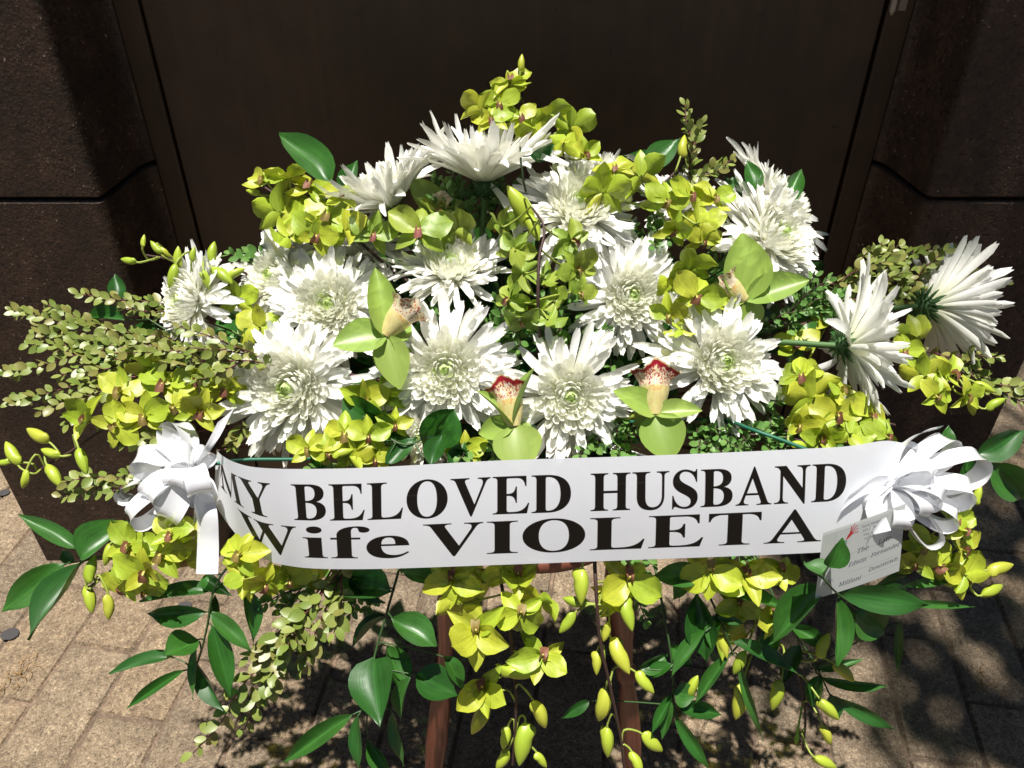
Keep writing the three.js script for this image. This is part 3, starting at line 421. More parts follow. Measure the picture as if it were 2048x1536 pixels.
spray('shaded orchid spray with loose buds hanging in front of the dappled paving', [[1450, 1020, 0.09], [1490, 1140, 0.08], [1510, 1240, 0.06], [1580, 1310, 0.05], [1610, 1420, 0.05], [1606, 1500, 0.05]],
  [[1420, 1140, 60, -0.1, 0.2, 180], [1490, 1150, 58, 0.1, 0.3, 170], [1475, 1205, 50, 0, 0, 185], [1540, 1230, 46, 0.2, 0, 190], [1455, 1265, 52, -0.1, 0, 180], [1560, 1140, 48, 0.1, 0.2, 180]],
  [[1445, 1285, 60, 170], [1480, 1325, 56, 200], [1484, 1402, 76, 183], [1552, 1390, 66, 195], [1645, 1290, 56, 20], [1690, 1342, 54, 125], [1658, 1420, 58, 140], [1654, 1470, 46, 155], [1594, 1476, 24, 190], [1650, 1525, 54, 120], [1384, 1372, 50, 20]], { seed: 24, dz: 0.02 });
spray('yellow orchid spray pushing out under the bow with the card, two buds at its tip', [[1700, 1000, 0.09], [1800, 1080, 0.04], [1900, 1140, 0.02], [1970, 1160, 0.02]],
  [[1848, 1096, 46, -0.1, 0.2, 40], [1905, 1042, 42, 0.3, 0.3, 20], [1922, 1098, 50, 0.4, 0.1], [1880, 1130, 52, 0, -0.1, 60], [1925, 1060, 40, 0.5, 0.2], [1930, 1150, 48, 0.2, -0.4, 30], [1830, 1125, 40, -0.3, -0.3]], [[2000, 1136, 58, 82], [1984, 1180, 54, 70], [1920, 1168, 60, 165], [1955, 990, 40, 20]], { seed: 25 });

// ------------------------------------------------------------------ large orchids with coloured lips
const cymSepal = [0, 1, 2].map((k) => tepalGeo({ nu: 6, nv: 8, w: 0.52 + 0.05 * k, bend: 0.3 + 0.25 * k, cup: 0.65, belly: 0.85, pw: 0.7, keel: -0.03 }));
const cymMats = [[0.31, 0.45, 0.085], [0.28, 0.42, 0.085], [0.34, 0.46, 0.105]].map((c) => phys({ color: lin(...c), map: faintVein, roughness: 0.42, transmission: 0.25, thickness: 0 }));
const lipTex = (seed, top) => canvasTex(256, 256, (c, w, h) => {
  const r = rng(seed); c.fillStyle = '#ecdf9c'; c.fillRect(0, 0, w, h); c.fillStyle = '#f4e8cc'; c.fillRect(0, 0, w, h * 0.42);
  for (let i = 0; i < 260; i++) { c.fillStyle = `rgba(${200 + r() * 30},${170 + r() * 30},${90 + r() * 60},0.25)`; c.fillRect(r() * w, r() * h, 4 + r() * 8, 12 + r() * 30); }
  for (let i = 0; i < (top ? 420 : 130); i++) { const v = 0.04 + Math.pow(r(), 1.5) * 0.36, x = r() * w; c.fillStyle = r() < 0.8 ? '#a3202c' : '#c04a3a'; c.globalAlpha = 0.85; c.beginPath(); c.ellipse(x, v * h, 1.5 + r() * 3 * (1 - v * 2), 2 + r() * 4, (r() - 0.5) * 0.6, 0, 7); c.fill(); }
  c.globalAlpha = 1; if (top) { c.fillStyle = '#9a1526'; for (let x = 0; x < w; x += 3) c.fillRect(x, h * 0.03, 3, h * (0.05 + 0.06 * r())); c.fillStyle = '#d9c394'; c.fillRect(0, 0, w, h * 0.028); }
  for (let i = 0; i < 40; i++) { c.fillStyle = '#dd8a3c'; c.globalAlpha = 0.6; c.fillRect(w * (0.4 + 0.2 * r()), h * (0.42 + 0.1 * r()), 3, 6); }
});
const cymLip = sheet(18, 12, (u, v) => { // side lobes wrap the column into a half tube, the front edge flares and ruffles
  const s = (u - 0.5) * 2, fl = v > 0.55 ? (v - 0.55) / 0.45 : 0, wrap = mix(1.9, 1.25, fl), a = s * wrap, rad = mix(0.1, 0.24, Math.sin(Math.min(1, v / 0.6) * Math.PI / 2)) + 0.2 * fl * fl;
  const ruff = fl * (0.035 * Math.sin(s * 10 + 1) + 0.02 * Math.sin(s * 23));
  return [Math.sin(a) * rad * 1.08, v * 0.9 + 0.07 * fl * Math.cos(s * 5) - 0.1 * fl * fl * s * s + ruff, (1 - Math.cos(a)) * rad - 0.12 * Math.min(1, v * 2) - 0.14 * fl * fl + ruff];
});
const cymColumn = tube([V(0, 0, 0), V(0, 0.25, 0.1), V(0, 0.5, 0.14), V(0, 0.62, 0.1)], 0.09, 0.11, 8, 8);
function cymbidium(x, y, R, label, tepals, lip, o = {}) {
  const r = rng(Math.round(x + y)), z = zOf(x, y) + (o.dz ?? 0), p = at(x, y, z), s = pxSize(R, z), g = thing('large_orchid', label, 'orchid', root(p, r), 'large green orchids');
  tepals.forEach(([dx, dy, dzc, len, wid, roll = 0, k = 0], i) => { const d = fromCam(dx, dy, dzc).normalize(); const zh = fromCam(0, 0, 1).applyAxisAngle(d, roll * Math.PI / 180); part(g, 'petal', cymSepal[k], cymMats[i % 3], basis(p, d, zh, s * wid, s * len, s * len)); });
  const ld = fromCam(...lip.dir).normalize(), lz = fromCam(...lip.face).normalize(), L = s * lip.len;
  const lm = phys({ map: lipTex(x, lip.red), roughness: 0.5, transmission: 0.3, thickness: 0 });
  part(g, 'lip', cymLip, lm, basis(p.clone().addScaledVector(fromCam(0, 0, 1), s * 0.06), ld, lz, L * 1.05, L, L));
  part(g, 'column', cymColumn, colMat, basis(p.clone().addScaledVector(fromCam(0, 0, 1), s * 0.02), ld, lz, L * 0.9, L * 0.8, L * 0.6));
  const rt = root(p, r); wpart(g, 'stem', tube([rt, rt.clone().lerp(p, 0.5).add(V(0, -0.01, 0)), p.clone().addScaledVector(CB, -0.02), p], 0.0032, 0.0035, 16, 7), pedMat);
}
cymbidium(772, 672, 100, 'large green orchid with a cream tube lip next to the half-covered chrysanthemum', [[-0.12, 1, 0.1, 1.42, 1.2, 18], [-1, -0.12, 0.35, 1.08, 1.5, 25], [0.3, -1, 0.2, 1.12, 1.35, -10], [-0.1, -1, -0.3, 0.9, 0.9], [0.9, 0.5, -0.7, 0.7, 1]], { dir: [0.62, 0.75, 0.0], face: [-0.4, 0.0, -0.92], len: 0.98, red: 0 }, { dz: -0.035 });
cymbidium(1028, 852, 100, 'large green orchid with dark red lip tip between the two star-shaped chrysanthemums', [[-0.62, 0.75, 0.1, 1.05, 0.62, 50], [0.2, 1, 0.1, 1.25, 0.6, -60], [0.2, -1, 0.45, 0.95, 1.9, 0], [-0.9, -0.15, -0.2, 0.8, 1.0, 20], [0.3, 0.3, -1, 0.8, 1]], { dir: [-0.22, 0.97, -0.12], face: [0.1, -0.15, -0.98], len: 1.05, red: 1 }, { dz: -0.014 });
cymbidium(1310, 828, 100, 'large green orchid with a red-speckled lip above the word HUSBAND', [[-0.85, 0.55, 0.3, 1.0, 1.15, 30], [0.3, -1, 0.4, 1.0, 1.8, 0], [0.95, 0.15, 0.2, 0.95, 0.85, -30], [0.2, 1, -0.7, 0.8, 0.8], [-0.3, -0.4, -0.6, 0.8, 0.9]], { dir: [0.02, 1, -0.12], face: [0, -0.15, -0.98], len: 1.1, red: 1 }, { dz: -0.014 });
cymbidium(1492, 600, 100, 'large green orchid with wide pale petals and an orange-pink lip below the splayed chrysanthemum', [[-0.08, 1, 0.25, 1.35, 1.9, 0, 0], [1, 0.38, 0.3, 1.3, 1.2, -20], [-0.9, 0.3, -0.2, 0.9, 1.0], [0.4, -0.9, -0.3, 0.7, 1.0], [-0.5, -0.8, -0.5, 0.6, 0.9]], { dir: [-0.66, 0.5, 0.12], face: [0.2, -0.1, -0.97], len: 0.8, red: 0 }, { dz: -0.012 });
cymbidium(880, 425, 90, 'pale green orchid half hidden behind the crowning chrysanthemum and the pink-lipped orchid', [[-0.6, 0.7, 0.2, 1.0, 1.2, 10], [0.3, 1, -0.2, 0.8, 0.9], [0.9, 0.1, -0.2, 0.8, 1.0], [-0.9, -0.3, -0.2, 0.8, 1], [0.2, -1, -0.2, 0.7, 1]], { dir: [0.2, 0.6, 0.7], face: [0.2, 0.5, 0.8], len: 0.5, red: 0 }, { dz: 0.035 });

// ------------------------------------------------------------------ small-leaved sprigs
const sprigLeaf = [0, 1, 2, 3].map((k) => sheet(2, 5, (u, v) => { const s = (u - 0.5) * 2, h = 0.29 * (1 + 0.08 * (k - 1.5)) * Math.pow(Math.max(0.0008, Math.sin(Math.PI * Math.min(0.985, 0.04 + v * 0.95))), 0.6); return [s * h * 1.12, v, (0.08 + 0.08 * k) * h * s * s + 0.09 * Math.sin(v * 2.6) * (k % 2 ? 1 : -0.5)]; }));
const sageMats = [[0.23, 0.28, 0.055], [0.27, 0.31, 0.08], [0.17, 0.235, 0.04], [0.24, 0.235, 0.06], [0.2, 0.25, 0.05]].map((c) => phys({ color: lin(...c), roughness: 0.42, transmission: 0.14, thickness: 0 }));
const deepMats = [[0.12, 0.26, 0.055], [0.15, 0.28, 0.065], [0.11, 0.24, 0.05]].map((c) => phys({ color: lin(...c), roughness: 0.4, transmission: 0.14, thickness: 0 }));
const redStem = new THREE.MeshStandardMaterial({ color: lin(0.12, 0.035, 0.035), roughness: 0.6 });
function sprig(label, group, stem, o = {}) {   // stem bearings from the tip inwards
  const r = rng(o.seed ?? Math.round(stem[0][0] * 5 + stem[0][1] * 3)), dz = o.dz ?? 0, P = stem.map(([x, y, q = 0]) => on(x, y, dz + q)).reverse(), last = P.length - 1;
  const rt = root(P[0], r), pts = [rt, rt.clone().lerp(P[0], 0.5), ...P], g = thing('leafy_sprig', label, 'foliage', rt, group);
  const own = new THREE.CatmullRomCurve3(P, false, 'centripetal'), len = own.getLength(), tubes = [tube(pts, 0.0017, 0.0007, pts.length * 5, 5)], mats = o.deep ? deepMats : sageMats, size = o.size ?? 0.0128;
  const leafy = (curve, L, n0, from) => {
    const n = Math.max(4, Math.round(L / n0));
    for (let i = 0; i <= n; i++) {
      const t = mix(from, 1, i / n), p = curve.getPoint(t), tg = curve.getTangent(t), side = tg.clone().cross(V(0.1, 1, 0.2)).normalize(), up = side.clone().cross(tg);
      for (const q of [0, 1]) {
        const a = i * 1.57 + q * Math.PI + (r() - 0.5) * 0.9, out = side.clone().multiplyScalar(Math.cos(a)).addScaledVector(up, Math.sin(a));
        const tipK = i === n ? 1.3 : 0.55, d = tg.clone().multiplyScalar(tipK + 0.3 * r()).addScaledVector(out, 0.8), s = size * mix(0.72, 1.15, r()) * (i > n - 2 ? 0.8 : 1);
        const face = V((r() - 0.5) * 1.7, 0.9, 0.35 + (r() - 0.5) * 1.6).addScaledVector(out, 0.35);
        part(g, 'leaf', sprigLeaf[Math.floor(r() * 4)], mats[Math.floor(r() * mats.length)], basis(p.clone().addScaledVector(out, 0.001), d, face, s, s, s));
      }
    }
  };
  leafy(own, len, o.step ?? 0.0082, o.from ?? 0.1);
  for (let k = 0; k < (o.twigs ?? 2); k++) { // side twigs
    const t = mix(0.2, 0.75, (k + r() * 0.7) / Math.max(1, o.twigs ?? 2)), p = own.getPoint(t), tg = own.getTangent(t), side = tg.clone().cross(CB).normalize().multiplyScalar(k % 2 ? 1 : -1), L = mix(0.03, 0.055, r());
    const c = new THREE.CatmullRomCurve3([p, p.clone().addScaledVector(tg, L * 0.45).addScaledVector(side, L * 0.28).addScaledVector(CB, 0.006), p.clone().addScaledVector(tg, L).addScaledVector(side, L * 0.42).addScaledVector(CB, 0.009)]);
    tubes.push(tube(c.points, 0.001, 0.0006, 6, 5)); leafy(c, L, 0.0075, 0.25);
  }
  wpart(g, 'stem', mergeGeometries(tubes), o.deep ? darkStem : redStem);
}
const fan = 'sage sprigs fanned beyond the sideways-facing chrysanthemum', FANL = 'small-leaved sage green sprig in the fan under the arching stem of green buds';
for (const s of [[[24, 621], [85, 634], [188, 655], [308, 676], [420, 690, 0.05]], [[157, 588], [239, 600], [325, 607], [430, 650, 0.06]], [[96, 610], [154, 635], [239, 662], [330, 674], [430, 700, 0.06]], [[58, 689], [137, 689], [222, 679], [320, 690], [440, 720, 0.05]], [[5, 744], [68, 737], [154, 710], [239, 689], [340, 700], [460, 740, 0.05]], [[20, 805], [75, 792], [154, 771], [256, 754], [400, 760, 0.05]], [[82, 822], [171, 788], [239, 757], [360, 750, 0.05]], [[79, 652], [171, 682], [270, 700], [400, 740, 0.06]], [[110, 700], [190, 715], [280, 715], [400, 740, 0.06]]]) sprig(FANL, fan, s, { dz: 0.015, twigs: 1 });
const front = 'sage sprigs lying across the sideways-facing chrysanthemum', FRL = 'small-leaved sage sprig lying across the front of the chrysanthemum with trailing petals';
for (const s of [[[284, 705], [342, 703], [427, 699], [500, 710, 0.01]], [[359, 655], [410, 669], [478, 696], [520, 710, 0.03]], [[376, 732], [444, 723], [506, 722], [560, 740, 0.04]]]) sprig(FRL, front, s, { dz: -0.03, twigs: 1 });
sprig('small-leaved sprig poking out beneath the bow loops toward the stone corner', null, [[124, 991], [191, 978], [253, 950], [330, 930, 0.02], [440, 900, 0.06]], { dz: 0.01, twigs: 2 });
sprig('short pale sprig just above the bow with the hanging tail', null, [[232, 884], [273, 879], [325, 873], [420, 860, 0.05]], { dz: 0.0, twigs: 0 });
sprig('pale sprig squeezed between the bow and the large chrysanthemum above it', null, [[462, 895], [474, 872], [492, 845], [540, 810, 0.05]], { dz: 0.035, twigs: 0 });
const fanR = 'sage sprigs between the two back-turned chrysanthemums', FANR = 'small-leaved sage sprig between the two chrysanthemums that show their calyxes';
for (const s of [[[1929, 497], [1888, 505], [1865, 531], [1838, 560], [1740, 600, 0.03]], [[1865, 499], [1818, 508], [1757, 522], [1719, 551], [1640, 600, 0.04]], [[1800, 493], [1757, 514], [1725, 540], [1650, 600, 0.04]], [[1832, 543], [1786, 540], [1742, 540], [1710, 556], [1640, 600, 0.05]], [[1838, 584], [1800, 584], [1771, 590], [1713, 598], [1620, 620, 0.05]], [[1759, 566], [1713, 569], [1669, 566], [1596, 590, 0.04]], [[1980, 550], [1945, 560], [1890, 590], [1800, 620, 0.04]]]) sprig(FANR, fanR, s, { dz: 0.035, twigs: 2 });
sprig('greyish sprig reaching past the outermost orchid buds toward open paving', null, [[2040, 802], [1997, 778], [1946, 740], [1900, 715, 0.01], [1800, 700, 0.06]], { dz: 0.02, twigs: 3 });
const hang = 'sprigs hanging in front of the sunlit pavers', HANGL = 'small-leaved sprig hanging low over the sunlit pavers';
for (const s of [[[386, 1507], [441, 1445], [478, 1380], [530, 1319], [564, 1267], [615, 1223], [680, 1140, 0.02], [760, 1040, 0.07]], [[489, 1459], [513, 1397], [537, 1339], [580, 1270], [660, 1160, 0.03], [740, 1040, 0.07]], [[605, 1339], [615, 1305], [629, 1271], [649, 1223], [690, 1140, 0.03], [760, 1040, 0.07]], [[496, 1312], [537, 1284], [574, 1247], [630, 1190, 0.02], [720, 1060, 0.07]]]) sprig(HANGL, hang, s, { dz: 0.01, twigs: 1, from: 0.12, size: 0.0175, step: 0.0155 });
sprig('small-leaved sprig standing up behind the slanting dark orchid stem, its tip against the door', null, [[1405, 246], [1392, 275], [1385, 320], [1375, 380, 0.03]], { dz: 0.04, twigs: 1 });
sprig('bluish small-leaved sprig peeping out under the yellow orchid cluster', null, [[478, 510], [515, 505], [560, 525], [620, 570, 0.06]], { dz: 0.06, twigs: 1, deep: 1 });
sprig('sprig with round leaves between the half-hidden and the overlapping chrysanthemums', null, [[1432, 330], [1405, 350], [1385, 385], [1370, 440, 0.06]], { dz: 0.03, twigs: 2 });
const deepG = 'green sprigs filling the bouquet', DEEPL = 'fresh green small-leaved sprig tucked deep between the flowers';
for (const s of [[[905, 385], [905, 420], [920, 470], [940, 540, 0.03]], [[870, 355], [890, 400], [915, 460], [940, 540, 0.05]], [[940, 380], [930, 430], [930, 500, 0.03]], [[1185, 640], [1160, 645], [1120, 660], [1080, 720, 0.03]], [[1075, 665], [1090, 690], [1080, 740, 0.03]], [[1140, 680], [1130, 700], [1100, 760, 0.03]], [[870, 600], [900, 625], [950, 680, 0.04]], [[1690, 600], [1640, 612], [1590, 620], [1500, 660, 0.04]], [[1650, 580], [1610, 600], [1560, 640, 0.03]], [[1330, 510], [1325, 470], [1320, 540, 0.04]],
  [[1500, 880], [1440, 860], [1400, 830, 0.03]], [[1440, 900], [1400, 870], [1370, 830, 0.03]], [[1250, 860], [1245, 830], [1220, 800, 0.04]], [[1420, 930], [1400, 890], [1380, 850, 0.03]], [[985, 640], [1010, 670], [1030, 720, 0.03]], [[1560, 850], [1530, 820], [1480, 800, 0.03]], [[520, 700], [560, 700], [620, 700, 0.04]], [[640, 960], [680, 930], [740, 900, 0.04]], [[1300, 1180, 0.02], [1260, 1120, 0.03], [1200, 1040, 0.06]], [[860, 1100, 0.04], [880, 1050, 0.04], [920, 980, 0.05]], [[1500, 1110, 0.04], [1460, 1060, 0.04], [1380, 1000, 0.06]], [[700, 1230, 0.02], [720, 1180, 0.03], [780, 1080, 0.06]], [[560, 1220, 0.02], [600, 1180, 0.03], [700, 1080, 0.06]], [[1680, 900, 0.02], [1640, 880, 0.03], [1560, 860, 0.05]], [[1780, 940, 0.04], [1700, 920, 0.04], [1600, 880, 0.06]],
  [[480, 760, 0.03], [530, 740, 0.04], [640, 740, 0.06]], [[800, 640, 0.03], [830, 660, 0.04], [900, 700, 0.06]], [[1230, 740, 0.03], [1230, 700, 0.04], [1180, 700, 0.06]], [[990, 760, 0.03], [1000, 740, 0.04], [1010, 760, 0.06]], [[1480, 640, 0.03], [1470, 620, 0.04], [1420, 640, 0.06]], [[1010, 420, 0.05], [1020, 460, 0.05], [1020, 540, 0.06]], [[700, 560, 0.04], [740, 580, 0.05], [820, 640, 0.06]], [[1440, 560, 0.05], [1420, 570, 0.05], [1340, 620, 0.07]], [[620, 830, 0.03], [680, 820, 0.04], [780, 820, 0.06]], [[1195, 895, -0.02], [1200, 865, 0], [1180, 820, 0.04]], [[1262, 905, -0.02], [1255, 870, 0], [1230, 830, 0.04]], [[1420, 905, -0.02], [1400, 870, 0], [1360, 830, 0.04]], [[1500, 895, -0.02], [1480, 865, 0], [1430, 830, 0.04]], [[1560, 900, -0.02], [1540, 870, 0], [1490, 830, 0.04]], [[960, 905, -0.02], [965, 880, 0], [980, 840, 0.04]], [[1180, 700, -0.01], [1170, 680, 0], [1140, 660, 0.04]], [[1010, 680, -0.01], [1030, 665, 0], [1060, 650, 0.04]], [[760, 880, -0.01], [790, 860, 0], [850, 820, 0.04]], [[1600, 660, 0], [1580, 650, 0.01], [1520, 640, 0.05]], [[980, 400, 0.0], [985, 430, 0.01], [1000, 500, 0.05]], [[1270, 470, 0.0], [1265, 490, 0.01], [1220, 540, 0.05]]]) sprig(DEEPL, deepG, s, { dz: 0.045, twigs: 2, deep: 1, size: 0.0125, step: 0.0085 });

// ------------------------------------------------------------------ broad-leaved branches
const leafBump = dataTex(128, (i, j) => { const u = Math.abs(i / 128 - 0.5) * 2; const v = 128 + 60 * Math.sin((u * 5 + (j / 128) * 0.6) * 12) * 0.5 + 40 * (N64(i / 3, j / 16) - 0.5) + (u < 0.04 ? -90 : 0); return [v, v, v]; });
const broadGeo = [0, 1, 2, 3].map((k) => sheet(6, 9, (u, v) => {
  const s = (u - 0.5) * 2, h = 0.5 * Math.pow(Math.max(0.0004, Math.sin(Math.PI * Math.pow(v, 0.72 + 0.06 * k) * 0.995)), 0.85) * (v > 0.75 ? mix(1, 0.5, (v - 0.75) / 0.25) : 1);
  return [s * h, v, [0.35, 0.6, 0.2, 0.5][k] * h * Math.abs(s) ** 1.4 - [0.16, 0.3, 0.1, -0.12][k] * v * v + 0.03 * Math.sin(v * 7 + s * 2 + k)];
}));
const broadTex = dataTex(128, (i, j) => { const u = i / 128, v = j / 128, st = N128(u * 34, v * 2.5), f = N64(u * 60, v * 30), bl = N16(u * 5, v * 5), mid = Math.abs(u - 0.5) < 0.014 ? 1.35 : 1, k = (0.74 + 0.16 * st + 0.08 * f + 0.12 * bl) * mid; return [235 * k, 240 * k, 225 * k]; }, true);
const broadMats = [[0.045, 0.19, 0.024], [0.058, 0.21, 0.028], [0.036, 0.155, 0.024], [0.065, 0.22, 0.036]].map((c) => phys({ color: lin(...c), map: broadTex, roughness: 0.4, transmission: 0.3, thickness: 0, bumpMap: leafBump, bumpScale: 0.0001 }));
const ruscusStem = new THREE.MeshStandardMaterial({ color: lin(0.04, 0.09, 0.025), roughness: 0.45 });
// leaves: [base x, base y, tip x, tip y, width px, roll degrees, depth offset of base, of tip]
function branch(label, stem, leaves, o = {}) {
  const r = rng(Math.round(stem[0][0] + 11 * stem[0][1])), dz = o.dz ?? 0, P = stem.map(([x, y, q = 0]) => on(x, y, dz + q)), rt = root(P[0], r), g = thing('broad_leaf_branch', label, 'foliage', rt, o.group ?? 'broad-leaved branches'), tubes = [tube([rt, rt.clone().lerp(P[0], 0.5), ...P], 0.002, 0.001, P.length * 6 + 8, 6)];
  const samp = new THREE.CatmullRomCurve3([rt, rt.clone().lerp(P[0], 0.5), ...P]).getPoints(60);
  leaves.forEach(([bx, by, tx, ty, w, roll = 0, q0 = 0, q1 = 0], i) => {
    const b = on(bx, by, dz + q0), z0 = zOf(bx, by) + dz, e = at(tx, ty, z0 + q1), d = e.clone().sub(b), L = d.length(), zh = V(0, 0.75, 0.65).applyAxisAngle(d.clone().normalize(), roll * Math.PI / 180), W = pxSize(w, z0);
    part(g, 'leaf', broadGeo[(i + (o.k ?? 0)) % 4], broadMats[Math.floor(r() * 4)], basis(b, d, zh, W, L, Math.min(L, W * 2.2)));
    const s = samp.reduce((m, p) => (p.distanceTo(b) < m.distanceTo(b) ? p : m), samp[0]); tubes.push(tube([s, s.clone().lerp(b, 0.6).addScaledVector(d, -0.03), b.clone().addScaledVector(d, 0.04)], 0.001, 0.0008, 5, 5));
  });
  wpart(g, 'stem', mergeGeometries(tubes), ruscusStem);
}
branch('broad-leaved branch stretching over the pavers past the bow with the hanging tail', [[560, 1010, 0.09], [330, 1070, 0.04], [235, 1105, 0.02], [130, 1128, 0.02]], [[159, 1097, 32, 1024, 36, 20], [161, 1121, 252, 1030, 74, -20, 0, 0.01], [130, 1128, -4, 1226, 62, -10, 0, -0.02], [164, 1123, 70, 1284, 60, 25, 0, -0.03], [150, 1124, 118, 1098, 26, 0, 0.02, 0.03]], { dz: 0.0 });
branch('broad-leaved branch drooping over the sunlit pavers beside the hanging sprigs', [[620, 1040, 0.09], [460, 1130, 0.03], [428, 1180], [415, 1250], [400, 1310], [385, 1350]], [[424, 1180, 275, 1194, 42, 40, 0.01, 0], [413, 1223, 281, 1234, 44, -10], [420, 1223, 503, 1302, 36, -20], [396, 1278, 326, 1318, 62, 20, 0, -0.03], [345, 1312, 213, 1340, 36, 40, 0.01], [370, 1339, 242, 1419, 24, 10], [424, 1250, 463, 1396, 48, -30], [393, 1325, 459, 1422, 38, 30, 0.01], [485, 1178, 517, 1290, 44, -60], [410, 1150, 450, 1188, 34, 0, 0.02, 0], [396, 1278, 380, 1400, 30, 40, 0.02], [430, 1190, 455, 1255, 34, 60, 0.03, 0.03]], { dz: 0.01 });
branch('broad-leaved branch hanging below the word Wife with a large cupped leaf', [[830, 1030, 0.08], [795, 1150, 0.035], [775, 1220, 0.02], [755, 1290, 0.01], [745, 1330], [735, 1420, 0.01]], [[749, 1316, 749, 1440, 96, 10, 0, -0.06], [706, 1428, 554, 1530, 40, 10], [716, 1428, 712, 1545, 34, 30], [783, 1236, 870, 1296, 66, -30], [831, 1349, 918, 1390, 70, -20], [821, 1353, 787, 1442, 34, 30], [787, 1421, 802, 1536, 36, 40], [735, 1480, 782, 1545, 34, 10], [889, 1312, 932, 1382, 36, -30, 0.02, 0.02], [782, 1183, 645, 1158, 84, 25, 0.02, 0.02], [804, 1140, 890, 1162, 46, -30, 0.02, 0.02], [775, 1290, 800, 1380, 60, -40, 0.03, 0.03], [700, 1150, 760, 1215, 40, 60, 0.03, 0.02], [770, 1230, 690, 1290, 30, 60, 0.04, 0.04]], { dz: 0.015 });
branch('shaded broad-leaved branch hanging under the letters LET of the banner', [[1340, 1010, 0.09], [1395, 1130, 0.03], [1405, 1160, 0.02], [1434, 1225, 0.01], [1451, 1265], [1466, 1310]], [[1405, 1151, 1303, 1151, 52, 10, 0, 0.01], [1417, 1171, 1590, 1214, 36, -20, 0, -0.01], [1434, 1233, 1490, 1248, 18, 0], [1414, 1259, 1347, 1358, 34, 50], [1462, 1284, 1610, 1346, 38, -40], [1457, 1313, 1385, 1406, 28, 30], [1476, 1310, 1523, 1486, 26, 60], [1394, 1185, 1414, 1315, 62, 20, 0.02, 0.03], [1434, 1230, 1420, 1300, 34, 40, 0.01], [1420, 1180, 1480, 1130, 40, 0, 0.03, 0.04], [1395, 1140, 1340, 1200, 40, 40, 0.03, 0.04]], { dz: 0.01 });
branch('small bright broad-leaved twig hanging low in front of the wooden stand', [[1290, 1080, 0.09], [1330, 1240, 0.04], [1345, 1340, 0.02], [1347, 1400, 0.01], [1350, 1432]], [[1349, 1384, 1392, 1396, 50, 0], [1354, 1412, 1450, 1430, 34, -10], [1349, 1429, 1420, 1545, 28, 20], [1346, 1387, 1305, 1468, 22, 30], [1343, 1401, 1322, 1482, 22, 20], [1278, 1338, 1342, 1314, 36, 10, 0.03, 0.03], [1345, 1330, 1285, 1350, 30, 30, 0.02, 0.03], [1340, 1290, 1380, 1330, 40, 0, 0.04, 0.04], [1180, 1400, 1120, 1440, 24, 0, 0.05, 0.05]], { dz: 0.01 });
branch('broad-leaved branch with one leaf crossing the message card', [[1560, 1020, 0.1], [1612, 1130, -0.03], [1645, 1155, -0.08], [1669, 1182, -0.06], [1700, 1205, -0.05]], [[1656, 1134, 1692, 1082, 58, 30, -0.085, -0.095], [1650, 1150, 1612, 1120, 44, 30, -0.08, -0.07], [1676, 1184, 1868, 1214, 54, 10, -0.05, -0.04], [1676, 1194, 1665, 1327, 46, -20, -0.05, -0.05], [1712, 1220, 1778, 1274, 76, 10, -0.04, -0.03], [1650, 1172, 1532, 1280, 60, 35, -0.04, -0.03], [1806, 1172, 1930, 1152, 20, 0, -0.02, 0], [1741, 1178, 1808, 1146, 44, 10, -0.03, 0.02], [1800, 1205, 1955, 1214, 16, 0, -0.03, 0], [1690, 1210, 1745, 1300, 40, 30, -0.02, 0]], { dz: 0.01 });
branch('dark broad-leaved branch trailing over the dappled paving below the card', [[1480, 1060, 0.1], [1560, 1220, 0.05], [1625, 1320, 0.03], [1660, 1390, 0.02]], [[1632, 1339, 1730, 1319, 20, 0], [1640, 1355, 1784, 1380, 24, 20], [1666, 1394, 1794, 1464, 30, 20], [1560, 1230, 1540, 1330, 40, 40, 0.02, 0.02], [1600, 1290, 1560, 1370, 36, 30], [1640, 1350, 1620, 1420, 34, 30], [1660, 1390, 1680, 1440, 40, 0], [1580, 1250, 1650, 1290, 36, 0, 0.02, 0.02], [1800, 1240, 1795, 1350, 18, 30, 0.04, 0.06]], { dz: 0.03 });
branch('dark broad leaves behind the looped bow, reaching over the paving', [[1700, 900, 0.1], [1860, 905, 0.06], [1952, 912, 0.06], [1985, 925, 0.06]], [[1952, 912, 2060, 862, 56, 10], [1979, 926, 2062, 1008, 70, 20], [1890, 905, 1900, 850, 30, 0], [1940, 915, 1915, 980, 40, 0, 0.02, 0.03]], { dz: 0.0 });
branch('lone broad leaf standing out against the dark door beside the yellow orchid cluster', [[780, 520, 0.12], [700, 420, 0.05], [664, 368, 0.04]], [[664, 368, 556, 250, 74, 15, 0, 0.02], [690, 400, 710, 310, 40, 0, 0.04, 0.05]], { dz: 0.02 });
branch('dark broad leaves behind the orchid with the bud at the top of the slanting stem', [[1300, 480, 0.12], [1300, 400, 0.07], [1300, 345, 0.05]], [[1300, 345, 1358, 268, 58, -20], [1300, 350, 1255, 292, 46, 20, 0, 0.02], [1320, 400, 1370, 350, 40, 0, 0.03, 0.04]], { dz: 0.02 });
branch('two dark glossy broad leaves in front of the star-shaped chrysanthemum above BELOVED', [[960, 920, 0.08], [880, 860, 0.02], [810, 890, 0.0], [700, 810, 0.0]], [[687, 795, 816, 886, 70, 25, -0.01, -0.01], [908, 817, 845, 905, 82, -20, -0.02, -0.01], [770, 928, 834, 872, 36, 0, 0, 0.01], [860, 930, 885, 870, 46, -10, 0, 0.01], [905, 935, 930, 880, 40, 0, 0.01, 0.02], [640, 940, 650, 880, 40, 0, 0.015, 0.02], [735, 935, 700, 890, 36, 0, 0.02, 0.02]], { dz: 0.0 });
